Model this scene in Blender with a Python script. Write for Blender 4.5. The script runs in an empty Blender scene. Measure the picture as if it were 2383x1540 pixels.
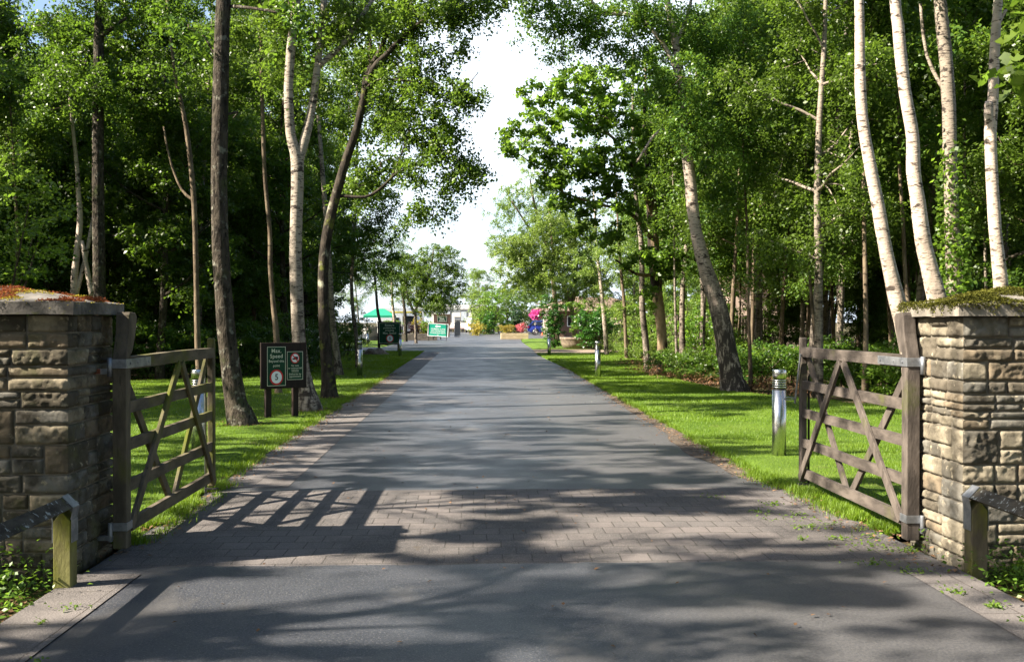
import bpy, math, random
import numpy as np
from mathutils import Vector, Matrix, Euler, noise
R = math.radians
sc = bpy.context.scene
C = sc.collection

# ---------------------------------------------------------------- camera, sky, sun, exposure
CAMZ = 1.57
FPX = 2300.0
cam_d = bpy.data.cameras.new('camera'); cam = bpy.data.objects.new('camera', cam_d); C.objects.link(cam)
cam.location = (0, 0, CAMZ)
cam.rotation_euler = Euler((R(90 - 0.548), 0, R(-2.166)), 'XYZ')
cam_d.sensor_width = 36; cam_d.lens = 36 * FPX / 2383; cam_d.clip_start = 0.05; cam_d.clip_end = 5000
sc.camera = cam
SUNV = Vector((-1.6, -0.44, 1.40)).normalized()      # towards the sun
elev = math.asin(SUNV.z)
w = bpy.data.worlds.new('World'); sc.world = w; w.use_nodes = True
wn = w.node_tree.nodes; wl = w.node_tree.links
for n in list(wn): wn.remove(n)
wo = wn.new('ShaderNodeOutputWorld'); bg = wn.new('ShaderNodeBackground'); sk = wn.new('ShaderNodeTexSky')
sk.sky_type = 'NISHITA'; sk.sun_disc = False
sk.sun_elevation = elev; sk.sun_rotation = math.atan2(SUNV.x, SUNV.y)
sk.air_density = 1.0; sk.dust_density = 1.5; sk.ozone_density = 1.0
bg.inputs['Strength'].default_value = 0.062
# white cloud added so the visible sky burns out, broken up by noise
wtc = wn.new('ShaderNodeTexCoord'); wmp = wn.new('ShaderNodeMapping'); wmp.inputs['Scale'].default_value = (1.0, 1.0, 2.2); wl.new(wtc.outputs['Generated'], wmp.inputs[0])
wno = wn.new('ShaderNodeTexNoise'); wno.inputs['Scale'].default_value = 2.1; wno.inputs['Detail'].default_value = 6; wl.new(wmp.outputs[0], wno.inputs['Vector'])
wmr = wn.new('ShaderNodeMapRange'); wmr.inputs['From Min'].default_value = 0.28; wmr.inputs['From Max'].default_value = 0.46; wl.new(wno.outputs['Fac'], wmr.inputs['Value'])
wmx = wn.new('ShaderNodeMix'); wmx.data_type = 'RGBA'; 
wsp = wn.new('ShaderNodeSeparateXYZ'); wl.new(wtc.outputs['Generated'], wsp.inputs[0])
def wrange(sock, a_, b_):
    m_ = wn.new('ShaderNodeMapRange'); m_.interpolation_type = 'SMOOTHSTEP'; m_.inputs['From Min'].default_value = a_; m_.inputs['From Max'].default_value = b_; wl.new(sock, m_.inputs['Value']); return m_.outputs[0]
def wmul(p_, q_):
    m_ = wn.new('ShaderNodeMath'); m_.operation = 'MULTIPLY'; wl.new(p_, m_.inputs[0]); wl.new(q_, m_.inputs[1]); return m_.outputs[0]
# added cloud kept to the sky ahead, so little of its light fills the shade
bank = wmul(wmul(wrange(wsp.outputs[1], 0.55, 0.9), wrange(wsp.outputs[2], 0.62, 0.30)), wrange(wsp.outputs[0], -0.30, -0.02))
wl.new(wmul(wmr.outputs[0], bank), wmx.inputs[0]); wl.new(sk.outputs[0], wmx.inputs[6]); wmx.inputs[7].default_value = (6.0, 6.8, 7.7, 1)
wl.new(wmx.outputs[2], bg.inputs['Color']); wl.new(bg.outputs[0], wo.inputs['Surface'])
sl = bpy.data.lights.new('sun', 'SUN'); sl.energy = 5.0; sl.angle = R(0.53); sl.color = (1.0, 0.91, 0.76)
so = bpy.data.objects.new('sun', sl); C.objects.link(so)
so.rotation_euler = SUNV.to_track_quat('Z', 'Y').to_euler(); so.location = SUNV * 60
sc.view_settings.view_transform = 'Standard'; sc.view_settings.look = 'None'
sc.view_settings.exposure = 2.0; sc.view_settings.gamma = 1.0
sc.render.engine = 'CYCLES'
sc.cycles.use_denoising = True
sc.cycles.max_bounces = 7; sc.cycles.diffuse_bounces = 4; sc.cycles.glossy_bounces = 3
sc.cycles.transmission_bounces = 4; sc.cycles.volume_bounces = 0

CM = cam.rotation_euler.to_matrix()
CR, CU, CF = CM @ Vector((1, 0, 0)), CM @ Vector((0, 1, 0)), CM @ Vector((0, 0, -1))
def ray(px, py):
    return CF + CR * ((px - 1191.5) / FPX) + CU * ((770 - py) / FPX)
def G(px, py, z=0.0):
    r = ray(px, py); t = (z - CAMZ) / r.z
    return Vector((0, 0, CAMZ)) + r * t
def W(px, py, Y):
    r = ray(px, py); return Vector((0, 0, CAMZ)) + r * (Y / r.y)
def pxm(Y): return FPX / Y

# ---------------------------------------------------------------- materials
def nodes(name):
    m = bpy.data.materials.new(name); m.use_nodes = True
    nt = m.node_tree; nt.nodes.clear()
    out = nt.nodes.new('ShaderNodeOutputMaterial'); bs = nt.nodes.new('ShaderNodeBsdfPrincipled')
    nt.links.new(bs.outputs[0], out.inputs[0])
    return m, nt, bs, out
def c4(c): return (c[0], c[1], c[2], 1)
def mnode(nt, kind, **kw):
    n = nt.nodes.new(kind)
    for k, v in kw.items():
        if k in n.inputs.keys(): n.inputs[k].default_value = v
        else: setattr(n, k, v)
    return n
def noise_fac(nt, scale, stretch=(1, 1, 1), detail=5, lo=0.4, hi=0.6, rough=0.6, loc=(0, 0, 0)):
    tc = nt.nodes.new('ShaderNodeTexCoord'); mp = nt.nodes.new('ShaderNodeMapping')
    mp.inputs['Scale'].default_value = stretch; mp.inputs['Location'].default_value = loc
    nt.links.new(tc.outputs['Object'], mp.inputs[0])
    no = mnode(nt, 'ShaderNodeTexNoise', Scale=scale, Detail=detail, Roughness=rough)
    nt.links.new(mp.outputs[0], no.inputs['Vector'])
    mr = mnode(nt, 'ShaderNodeMapRange'); mr.inputs['From Min'].default_value = lo; mr.inputs['From Max'].default_value = hi
    nt.links.new(no.outputs['Fac'], mr.inputs['Value'])
    return mr.outputs[0], no.outputs['Fac'], mp.outputs[0]
def mix(nt, fac, a, b):
    m = nt.nodes.new('ShaderNodeMix'); m.data_type = 'RGBA'
    if isinstance(fac, float): m.inputs[0].default_value = fac
    else: nt.links.new(fac, m.inputs[0])
    for s, v in ((6, a), (7, b)):
        if isinstance(v, tuple): m.inputs[s].default_value = c4(v)
        else: nt.links.new(v, m.inputs[s])
    return m.outputs[2]
def bump(nt, bs, h, strength, dist=0.01):
    b = mnode(nt, 'ShaderNodeBump', Strength=strength, Distance=dist)
    nt.links.new(h, b.inputs['Height']); nt.links.new(b.outputs[0], bs.inputs['Normal'])
def mat(name, c1, c2=None, scale=8, stretch=(1, 1, 1), rough=0.75, metal=0.0, spec=0.4, layers=(), bmp=0.0, bscale=60, bdist=0.01, lo=0.38, hi=0.62, coat=0.0, emit=None):
    """noise mix of c1 and c2; layers = (colour, scale, lo, hi, stretch) laid on top"""
    m, nt, bs, out = nodes(name)
    bs.inputs['Roughness'].default_value = rough; bs.inputs['Metallic'].default_value = metal
    bs.inputs['Specular IOR Level'].default_value = spec; bs.inputs['Coat Weight'].default_value = coat
    col = c1
    if c2 is not None:
        f, _, _ = noise_fac(nt, scale, stretch, lo=lo, hi=hi); col = mix(nt, f, c1, c2)
    for i, (lc, ls, llo, lhi, lst) in enumerate(layers):
        f, _, _ = noise_fac(nt, ls, lst, lo=llo, hi=lhi, loc=(3.1 * i + 1.7, 5.2 * i, 2.3)); col = mix(nt, f, col, lc)
    if isinstance(col, tuple): bs.inputs['Base Color'].default_value = c4(col)
    else: nt.links.new(col, bs.inputs['Base Color'])
    if bmp:
        _, h, _ = noise_fac(nt, bscale, stretch, detail=6); bump(nt, bs, h, bmp, bdist)
    return m
def leaf_mat(name, dark, light, trans, tw=0.42, rough=0.40, spec=0.38):
    m, nt, bs, out = nodes(name)
    at = nt.nodes.new('ShaderNodeAttribute'); at.attribute_name = 'tint'
    col = mix(nt, at.outputs['Fac'], dark, light)
    oi = nt.nodes.new('ShaderNodeObjectInfo'); hs = nt.nodes.new('ShaderNodeHueSaturation')          # each plant its own shade of green
    for k_, lo_, hi_ in (('Hue', .478, .512), ('Value', .78, 1.28)):
        m_ = mnode(nt, 'ShaderNodeMapRange'); m_.inputs['To Min'].default_value = lo_; m_.inputs['To Max'].default_value = hi_; nt.links.new(oi.outputs['Random'], m_.inputs['Value']); nt.links.new(m_.outputs[0], hs.inputs[k_])
    nt.links.new(col, hs.inputs['Color']); col = hs.outputs[0]
    nt.links.new(col, bs.inputs['Base Color']); bs.inputs['Roughness'].default_value = rough
    bs.inputs['Specular IOR Level'].default_value = spec
    tr = nt.nodes.new('ShaderNodeBsdfTranslucent')
    tcol = mix(nt, at.outputs['Fac'], tuple(x * 0.7 for x in trans), trans); nt.links.new(tcol, tr.inputs[0])
    mx = nt.nodes.new('ShaderNodeMixShader'); mx.inputs[0].default_value = tw
    nt.links.new(bs.outputs[0], mx.inputs[1]); nt.links.new(tr.outputs[0], mx.inputs[2]); nt.links.new(mx.outputs[0], out.inputs[0])
    return m
ML = {
 'birch': leaf_mat('birch_leaf', (0.040, 0.082, 0.012), (0.100, 0.175, 0.026), (0.22, 0.36, 0.035)),
 'dark': leaf_mat('dark_leaf', (0.030, 0.066, 0.012), (0.078, 0.145, 0.022), (0.18, 0.32, 0.026)),
 'oak': leaf_mat('oak_leaf', (0.045, 0.095, 0.014), (0.105, 0.195, 0.028), (0.28, 0.46, 0.04), tw=0.52),
 'pale': leaf_mat('pale_leaf', (0.085, 0.150, 0.030), (0.175, 0.26, 0.055), (0.34, 0.48, 0.08), tw=.5),
 'lime': leaf_mat('lime_leaf', (0.070, 0.140, 0.018), (0.15, 0.25, 0.03), (0.25, 0.42, 0.04)),
 'glossy': leaf_mat('glossy_leaf', (0.020, 0.065, 0.010), (0.055, 0.150, 0.018), (0.09, 0.22, 0.02), tw=0.25, rough=0.3, spec=0.5),
 'conifer': leaf_mat('conifer_leaf', (0.020, 0.060, 0.020), (0.045, 0.11, 0.035), (0.05, 0.12, 0.03), tw=0.2),
 'fern': leaf_mat('fern_leaf', (0.06, 0.13, 0.02), (0.12, 0.22, 0.035), (0.22, 0.38, 0.04)),
 'grass': leaf_mat('grass_blade', (0.075, 0.140, 0.010), (0.145, 0.225, 0.016), (0.30, 0.46, 0.02), tw=0.35, rough=0.5, spec=0.3),
 'pink': leaf_mat('pink_petal', (0.50, 0.03, 0.22), (0.72, 0.10, 0.38), (0.7, 0.1, 0.35), rough=0.6),
 'rose': leaf_mat('rose_petal', (0.60, 0.10, 0.12), (0.75, 0.25, 0.28), (0.7, 0.2, 0.2), rough=0.6),
 'white': leaf_mat('white_petal', (0.65, 0.55, 0.50), (0.80, 0.72, 0.66), (0.7, 0.6, 0.5), rough=0.6),
 'yellow': leaf_mat('yellow_leaf', (0.26, 0.24, 0.03), (0.42, 0.36, 0.06), (0.5, 0.42, 0.06)),
 'purple': leaf_mat('purple_leaf', (0.030, 0.012, 0.016), (0.07, 0.03, 0.03), (0.10, 0.03, 0.03), tw=0.25),
 'moss_green': leaf_mat('moss_green', (0.055, 0.060, 0.010), (0.12, 0.12, 0.02), (0.12, 0.12, 0.02), tw=0.2, rough=0.8, spec=0.1),
 'moss_red': leaf_mat('moss_red', (0.13, 0.035, 0.015), (0.26, 0.085, 0.03), (0.25, 0.08, 0.03), tw=0.3, rough=0.8, spec=0.1),
 'moss_yellow': leaf_mat('moss_yellow', (0.22, 0.18, 0.02), (0.36, 0.27, 0.03), (0.3, 0.25, 0.03), tw=0.2, rough=0.8, spec=0.1),
 'litter': leaf_mat('dead_leaf', (0.10, 0.055, 0.028), (0.30, 0.19, 0.10), (0.25, 0.14, 0.06), tw=0.2, rough=0.7, spec=0.2),
 'straw': leaf_mat('dry_bracken', (0.20, 0.11, 0.05), (0.38, 0.25, 0.13), (0.35, 0.2, 0.08), tw=0.3, rough=0.7, spec=0.2),
}
def birch_mat(name, white, dark, amt=0.0):
    m, nt, bs, out = nodes(name); bs.inputs['Roughness'].default_value = 0.75; bs.inputs['Specular IOR Level'].default_value = 0.2
    f1, _, _ = noise_fac(nt, 3.0, (1, 1, 1), lo=0.35, hi=0.65); col = mix(nt, f1, white, tuple(x * 0.72 for x in white))
    f2, _, _ = noise_fac(nt, 9.0, (1.0, 1.0, 4.6), detail=4, lo=0.57 - amt, hi=0.63 - amt); col = mix(nt, f2, col, dark)
    f3, _, _ = noise_fac(nt, 4.2, (1, 1, 1.9), detail=5, lo=0.59 - amt, hi=0.64 - amt, loc=(4, 2, 1)); col = mix(nt, f3, col, tuple(x * 0.6 for x in dark))
    # rough black fissured bark over the foot of the trunk (height above the tree's own base)
    tc = nt.nodes.new('ShaderNodeTexCoord'); sp = nt.nodes.new('ShaderNodeSeparateXYZ'); nt.links.new(tc.outputs['Object'], sp.inputs[0])
    mr = mnode(nt, 'ShaderNodeMapRange'); mr.inputs['From Min'].default_value = 3.0; mr.inputs['From Max'].default_value = 0.4
    nt.links.new(sp.outputs[2], mr.inputs['Value'])
    f4, h4, _ = noise_fac(nt, 9.0, (1.6, 1.6, 0.5), detail=5, lo=0.40, hi=0.60, loc=(1, 7, 3))
    mu = mnode(nt, 'ShaderNodeMath', operation='MULTIPLY'); nt.links.new(f4, mu.inputs[0]); nt.links.new(mr.outputs[0], mu.inputs[1])
    col = mix(nt, mu.outputs[0], col, (0.045, 0.036, 0.030))
    nt.links.new(col, bs.inputs['Base Color'])
    _, h, _ = noise_fac(nt, 14, (1, 1, 2.5), detail=6); bump(nt, bs, h, 0.6, 0.02)
    return m
MB_BIRCH = birch_mat('birch_bark', (0.56, 0.455, 0.375), (0.10, 0.075, 0.06))
MB_BIRCH2 = birch_mat('grey_birch_bark', (0.30, 0.25, 0.20), (0.07, 0.055, 0.045), 0.03)
MB_DARK = mat('dark_bark', (0.030, 0.024, 0.019), (0.080, 0.065, 0.050), 7, (1.5, 1.5, 0.5), 0.9, spec=0.15, layers=((0.16, 0.15, 0.12), 4.0, 0.62, 0.72, (1, 1, 1.4)),) if False else \
    mat('dark_bark', (0.030, 0.024, 0.019), (0.080, 0.065, 0.050), 7, (1.5, 1.5, 0.5), 0.9, spec=0.15, layers=(((0.17, 0.16, 0.13), 8.0, 0.57, 0.64, (1, 1, 1.0)), ((0.05, 0.06, 0.02), 2.0, 0.55, 0.7, (1, 1, 1)), ((0.012, 0.010, 0.008), 13.0, 0.55, 0.63, (1.6, 1.6, .7))), bmp=1.0, bscale=12, bdist=0.06)
MB_BROWN = mat('brown_bark', (0.085, 0.062, 0.042), (0.19, 0.145, 0.098), 6, (1.5, 1.5, 0.6), 0.85, spec=0.15, layers=(((0.04, 0.03, 0.025), 5.0, 0.6, 0.68, (1, 1, 3)),), bmp=0.7, bscale=12, bdist=0.02)
MB_TWIG = mat('twig_bark', (0.045, 0.032, 0.024), (0.085, 0.065, 0.048), 8, rough=0.9, spec=0.15)
M_WOOD = mat('weathered_oak', (0.052, 0.043, 0.037), (0.125, 0.103, 0.088), 9, (1, 1, 0.35), 0.85, spec=0.2, layers=(((0.075, 0.085, 0.02), 2.2, 0.56, 0.72, (1, 1, 1)), ((0.06, 0.05, 0.04), 30, 0.6, 0.72, (1, 1, 0.2))), bmp=0.35, bscale=60)
M_WOODR = mat('weathered_oak_rail', (0.052, 0.043, 0.037), (0.125, 0.103, 0.088), 9, (1, 0.35, 1), 0.85, spec=0.2, layers=(((0.085, 0.09, 0.025), 2.0, 0.58, 0.74, (1, 1, 1)), ((0.06, 0.05, 0.04), 30, 0.6, 0.72, (1, 0.2, 1))), bmp=0.35, bscale=60)
M_ALGAE = mat('algae_oak', (0.070, 0.058, 0.042), (0.145, 0.118, 0.083), 9, (1, 1, 0.35), 0.85, spec=0.2, layers=(((0.105, 0.115, 0.015), 2.6, 0.47, 0.66, (1, 1, 0.6)), ((0.05, 0.045, 0.03), 30, 0.6, 0.72, (1, 1, 0.2))), bmp=0.35, bscale=60)
M_ALGAER = mat('algae_oak_rail', (0.070, 0.058, 0.042), (0.145, 0.118, 0.083), 9, (1, 0.35, 1), 0.85, spec=0.2, layers=(((0.10, 0.105, 0.015), 2.6, 0.52, 0.70, (1, 0.6, 1)), ((0.05, 0.045, 0.03), 30, 0.6, 0.72, (1, 0.2, 1))), bmp=0.35, bscale=60)
M_LICHEN = mat('lichened_beam', (0.035, 0.030, 0.024), (0.085, 0.075, 0.06), 12, (1, 0.4, 1), 0.9, spec=0.15, layers=(((0.30, 0.31, 0.29), 26, 0.58, 0.64, (1, 1, 1)), ((0.10, 0.11, 0.02), 4, 0.6, 0.72, (1, 1, 1))), bmp=0.5, bscale=50)
M_GALV = mat('galvanised_steel', (0.20, 0.21, 0.23), (0.34, 0.35, 0.37), 14, rough=0.5, metal=0.75, bmp=0.1, bscale=30)
M_RUST = mat('rusty_steel', (0.20, 0.06, 0.03), (0.34, 0.14, 0.08), 30, rough=0.85, metal=0.2)
M_STEEL = mat('brushed_stainless', (0.50, 0.50, 0.49), (0.60, 0.60, 0.59), 6, (30, 30, 0.6), 0.26, metal=1.0, bmp=0.03, bscale=20)
M_BLACKMET = mat('black_metal', (0.012, 0.012, 0.013), (0.03, 0.03, 0.03), 10, rough=0.5)
M_GLASS = mat('dark_glass', (0.012, 0.016, 0.02), None, rough=0.06, spec=0.6)
M_LENS = mat('grey_lens', (0.10, 0.10, 0.10), (0.16, 0.16, 0.15), 10, rough=0.3)
M_SIGNWOOD = mat('sign_board_stain', (0.011, 0.007, 0.006), (0.024, 0.014, 0.011), 10, (1, 1, 0.2), 0.7, spec=0.25, bmp=0.2, bscale=40)
M_SIGNGREEN = mat('sign_green', (0.004, 0.040, 0.017), (0.005, 0.048, 0.021), 4, rough=0.6, spec=0.25)
M_TEAL = mat('board_teal', (0.012, 0.30, 0.20), (0.014, 0.33, 0.22), 4, rough=0.4)
M_CREAM = mat('sign_cream', (0.58, 0.60, 0.46), None, rough=0.5)
M_WHITE = mat('sign_white', (0.80, 0.82, 0.84), None, rough=0.4)
M_RED = mat('sign_red', (0.55, 0.012, 0.016), None, rough=0.4)
M_BLACK = mat('sign_black', (0.008, 0.008, 0.010), None, rough=0.4)
M_VANWHITE = mat('white_panel', (0.74, 0.74, 0.72), (0.80, 0.80, 0.79), 3, rough=0.4)
M_VANCREAM = mat('cream_panel', (0.66, 0.62, 0.54), (0.72, 0.68, 0.60), 3, rough=0.5)
M_YELLOW = mat('yellow_paint', (0.75, 0.60, 0.03), None, rough=0.4)
M_AWNING = mat('green_canvas', (0.008, 0.22, 0.12), (0.012, 0.27, 0.15), 5, rough=0.7)
M_SLEEPER = mat('grey_sleeper', (0.10, 0.085, 0.07), (0.19, 0.165, 0.14), 8, (0.4, 1, 1), 0.9, bmp=0.4, bscale=30)
M_SLEEPERN = mat('new_sleeper', (0.36, 0.28, 0.16), (0.48, 0.38, 0.24), 8, (0.4, 1, 1), 0.85, bmp=0.3, bscale=30)
M_FENCE = mat('fence_board', (0.15, 0.12, 0.10), (0.26, 0.22, 0.18), 8, (1, 1, 0.3), 0.9, bmp=0.3, bscale=30)
M_FENCEL = mat('pale_fence_board', (0.24, 0.20, 0.14), (0.36, 0.30, 0.22), 8, (1, 1, 0.3), 0.9, bmp=0.3, bscale=30)
M_BLUE = mat('blue_paint', (0.025, 0.042, 0.26), (0.028, 0.048, 0.28), 3, rough=0.25, metal=0.4, coat=0.8)
M_TYRE = mat('tyre_rubber', (0.012, 0.012, 0.012), (0.02, 0.02, 0.02), 20, rough=0.85)
M_RIM = mat('alloy_rim', (0.45, 0.45, 0.46), None, rough=0.35, metal=0.9)
M_TAIL = mat('red_lens', (0.35, 0.01, 0.012), None, rough=0.2)
M_TILE = mat('brown_roof_tile', (0.17, 0.115, 0.085), (0.27, 0.195, 0.15), 5, rough=0.85, layers=(((0.12, 0.12, 0.08), 2, 0.6, 0.75, (1, 1, 1)),), bmp=0.5, bscale=9, bdist=0.05)
M_BROWNPAINT = mat('brown_boarding', (0.11, 0.06, 0.042), (0.17, 0.10, 0.07), 6, (1, 1, 0.4), 0.7, bmp=0.2, bscale=20)
M_RENDER = mat('pale_render', (0.50, 0.38, 0.31), (0.55, 0.43, 0.36), 2, rough=0.9, bmp=0.2, bscale=60)
M_ROCK = mat('brown_rock', (0.13, 0.09, 0.065), (0.26, 0.20, 0.15), 8, rough=0.95, bmp=0.6, bscale=14)
M_TERRACOTTA = mat('stone_tub', (0.14, 0.10, 0.075), (0.26, 0.20, 0.15), 6, rough=0.9, bmp=0.4, bscale=20)
M_PLASTIC = mat('grey_cabinet', (0.22, 0.23, 0.25), (0.26, 0.27, 0.29), 3, rough=0.5)

def stone_mat(name, a, b, algae):
    m, nt, bs, out = nodes(name); bs.inputs['Roughness'].default_value = 0.92; bs.inputs['Specular IOR Level'].default_value = 0.2
    at = nt.nodes.new('ShaderNodeAttribute'); at.attribute_name = 'tint'
    cr = nt.nodes.new('ShaderNodeValToRGB'); nt.links.new(at.outputs['Fac'], cr.inputs[0]); cr.color_ramp.interpolation = 'CONSTANT'
    g_ = (a[0] + b[0]) / 2
    for i_, (p_, cc) in enumerate(((0, a), (.2, (g_ * .92, g_ * .86, g_ * .74)), (.42, b), (.6, (g_ * 1.05, g_ * .82, g_ * .56)), (.74, (g_ * .62, g_ * .56, g_ * .46)), (.86, tuple(min(1, x * 1.12) for x in b)))):
        e_ = cr.color_ramp.elements[i_] if i_ < 2 else cr.color_ramp.elements.new(p_)
        e_.position = p_; e_.color = c4(cc)
    col = cr.outputs[0]
    f, _, _ = noise_fac(nt, 7, lo=0.4, hi=0.68); col = mix(nt, f, col, tuple(x * 0.55 for x in a))
    f, _, _ = noise_fac(nt, 3.2, lo=0.56, hi=0.72, loc=(3, 1, 2)); col = mix(nt, f, col, algae)
    f, _, _ = noise_fac(nt, 16, lo=0.60, hi=0.70, loc=(9, 1, 2)); col = mix(nt, f, col, tuple(min(1, x * 1.35) for x in b))
    nt.links.new(col, bs.inputs['Base Color'])
    _, h, _ = noise_fac(nt, 55, detail=8, rough=0.7); bump(nt, bs, h, 0.55, 0.012)
    return m
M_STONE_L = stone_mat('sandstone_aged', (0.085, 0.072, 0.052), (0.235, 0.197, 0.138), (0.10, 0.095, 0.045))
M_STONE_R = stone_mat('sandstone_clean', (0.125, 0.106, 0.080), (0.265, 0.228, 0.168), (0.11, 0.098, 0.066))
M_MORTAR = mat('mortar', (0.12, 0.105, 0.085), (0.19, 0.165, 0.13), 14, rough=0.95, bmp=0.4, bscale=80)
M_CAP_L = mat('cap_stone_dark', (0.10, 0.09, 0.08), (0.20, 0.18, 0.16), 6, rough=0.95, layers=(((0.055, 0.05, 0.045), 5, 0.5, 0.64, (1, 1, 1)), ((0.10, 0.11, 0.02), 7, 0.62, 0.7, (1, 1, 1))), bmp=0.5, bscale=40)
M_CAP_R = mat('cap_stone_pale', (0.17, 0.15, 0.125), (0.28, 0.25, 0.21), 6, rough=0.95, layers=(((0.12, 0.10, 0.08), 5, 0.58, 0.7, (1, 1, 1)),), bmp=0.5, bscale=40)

def asphalt(name):
    m, nt, bs, out = nodes(name); bs.inputs['Roughness'].default_value = 0.62; bs.inputs['Specular IOR Level'].default_value = 0.5
    f, _, _ = noise_fac(nt, 0.55, (1, 0.35, 1), lo=0.35, hi=0.65); col = mix(nt, f, (0.028, 0.031, 0.041), (0.047, 0.050, 0.060))
    f, _, _ = noise_fac(nt, 85, detail=3, lo=0.54, hi=0.66, rough=.8); col = mix(nt, f, col, (0.17, 0.165, 0.16))
    f, _, _ = noise_fac(nt, 60, detail=3, lo=0.53, hi=0.62, loc=(4, 4, 4), rough=.8); col = mix(nt, f, col, (0.022, 0.022, 0.025))
    f, _, _ = noise_fac(nt, 1.6, (1, 0.6, 1), lo=0.58, hi=0.75, loc=(7, 3, 1)); col = mix(nt, f, col, (0.095, 0.089, 0.086))
    tc = nt.nodes.new('ShaderNodeTexCoord'); sp = nt.nodes.new('ShaderNodeSeparateXYZ'); nt.links.new(tc.outputs['Object'], sp.inputs[0])
    _, wn_, _ = noise_fac(nt, 0.5, (1, .25, 1), detail=4)
    ad = mnode(nt, 'ShaderNodeMath', operation='MULTIPLY_ADD'); ad.inputs[1].default_value = 1.6; nt.links.new(wn_, ad.inputs[0]); nt.links.new(sp.outputs[0], ad.inputs[2])
    mr2 = mnode(nt, 'ShaderNodeMapRange'); mr2.inputs['From Min'].default_value = 1.5; mr2.inputs['From Max'].default_value = 2.1; mr2.inputs['To Max'].default_value = .75; nt.links.new(ad.outputs[0], mr2.inputs['Value'])
    fl, _, _ = noise_fac(nt, 60, detail=3, lo=.4, hi=.6, rough=.8); lt = mix(nt, fl, (0.054, 0.053, 0.056), (0.104, 0.099, 0.098)); col = mix(nt, mr2.outputs[0], col, lt)
    nt.links.new(col, bs.inputs['Base Color'])
    f, _, _ = noise_fac(nt, 1.1, lo=0.3, hi=0.7)
    mr = mnode(nt, 'ShaderNodeMapRange'); mr.inputs['To Min'].default_value = 0.40; mr.inputs['To Max'].default_value = 0.62
    nt.links.new(f, mr.inputs['Value']); nt.links.new(mr.outputs[0], bs.inputs['Roughness'])
    _, h, _ = noise_fac(nt, 95, detail=4, rough=0.65); bump(nt, bs, h, 0.45, 0.006)
    return m
M_ROAD = asphalt('asphalt')
def setts(name, c1, c2, joint, bw, rh, offset=0.5, rot=0.0):
    m, nt, bs, out = nodes(name); bs.inputs['Roughness'].default_value = 0.8; bs.inputs['Specular IOR Level'].default_value = 0.35
    tc = nt.nodes.new('ShaderNodeTexCoord'); mp = nt.nodes.new('ShaderNodeMapping'); mp.inputs['Rotation'].default_value = (0, 0, rot)
    nt.links.new(tc.outputs['Object'], mp.inputs[0])
    dn = mnode(nt, 'ShaderNodeTexNoise', Scale=3.0, Detail=3.0); nt.links.new(mp.outputs[0], dn.inputs['Vector'])
    vm = mnode(nt, 'ShaderNodeVectorMath', operation='MULTIPLY_ADD'); vm.inputs[1].default_value = (0.02, 0.02, 0)
    nt.links.new(dn.outputs['Color'], vm.inputs[0]); nt.links.new(mp.outputs[0], vm.inputs[2])
    br = nt.nodes.new('ShaderNodeTexBrick'); br.offset = offset
    br.inputs['Scale'].default_value = 1; br.inputs['Brick Width'].default_value = bw; br.inputs['Row Height'].default_value = rh
    br.inputs['Mortar Size'].default_value = 0.0045; br.inputs['Mortar Smooth'].default_value = 0.25; br.inputs['Bias'].default_value = 0.0
    br.inputs['Color1'].default_value = c4(c1); br.inputs['Color2'].default_value = c4(c2); br.inputs['Mortar'].default_value = c4(joint)
    nt.links.new(vm.outputs[0], br.inputs['Vector'])
    col = br.outputs['Color']
    f, _, _ = noise_fac(nt, 1.0, lo=0.42, hi=0.62); col = mix(nt, f, col, tuple(x * 0.62 for x in c1))
    f, _, _ = noise_fac(nt, 130, detail=2, lo=0.54, hi=0.68); col = mix(nt, f, col, tuple(x * 1.35 for x in c2))
    f, _, _ = noise_fac(nt, 4.0, lo=0.66, hi=0.72, loc=(2, 6, 1)); col = mix(nt, f, col, (0.075, 0.062, 0.05))
    nt.links.new(col, bs.inputs['Base Color'])
    _, h, _ = noise_fac(nt, 90, detail=4)
    sub = mnode(nt, 'ShaderNodeMath', operation='MULTIPLY_ADD'); sub.inputs[1].default_value = -2.5
    nt.links.new(br.outputs['Fac'], sub.inputs[0]); nt.links.new(h, sub.inputs[2]); bump(nt, bs, sub.outputs[0], 1.0, 0.008)
    return m
M_SETTS = setts('block_setts', (0.098, 0.089, 0.086), (0.140, 0.121, 0.114), (0.036, 0.032, 0.027), 0.196, 0.208)
M_STRIP = setts('paving_strip', (0.120, 0.108, 0.104), (0.150, 0.132, 0.124), (0.055, 0.045, 0.038), 0.62, 0.42, 0.35, R(90))
M_SOIL = mat('woodland_soil', (0.040, 0.030, 0.020), (0.095, 0.068, 0.042), 3, rough=0.95, spec=0.1, layers=(((0.035, 0.055, 0.012), 0.9, 0.46, 0.62, (1, 1, 1)), ((0.17, 0.11, 0.065), 28, 0.58, 0.68, (1, 1, 1))), bmp=0.8, bscale=18, bdist=0.04)
M_LAWN = mat('lawn_turf', (0.065, 0.120, 0.012), (0.105, 0.175, 0.017), 1.3, rough=0.85, spec=0.15, layers=(((0.125, 0.185, 0.028), 0.5, 0.48, 0.68, (1, 1, 1)), ((0.12, 0.13, 0.035), 1.7, 0.60, 0.72, (1, 1, 1)), ((0.035, 0.075, 0.010), 45, 0.52, 0.64, (1, 1, 1))), bmp=0.9, bscale=70, bdist=0.03)
M_DIRT = mat('path_dirt', (0.16, 0.12, 0.085), (0.27, 0.21, 0.155), 5, rough=0.95, bmp=0.6, bscale=40)

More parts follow.
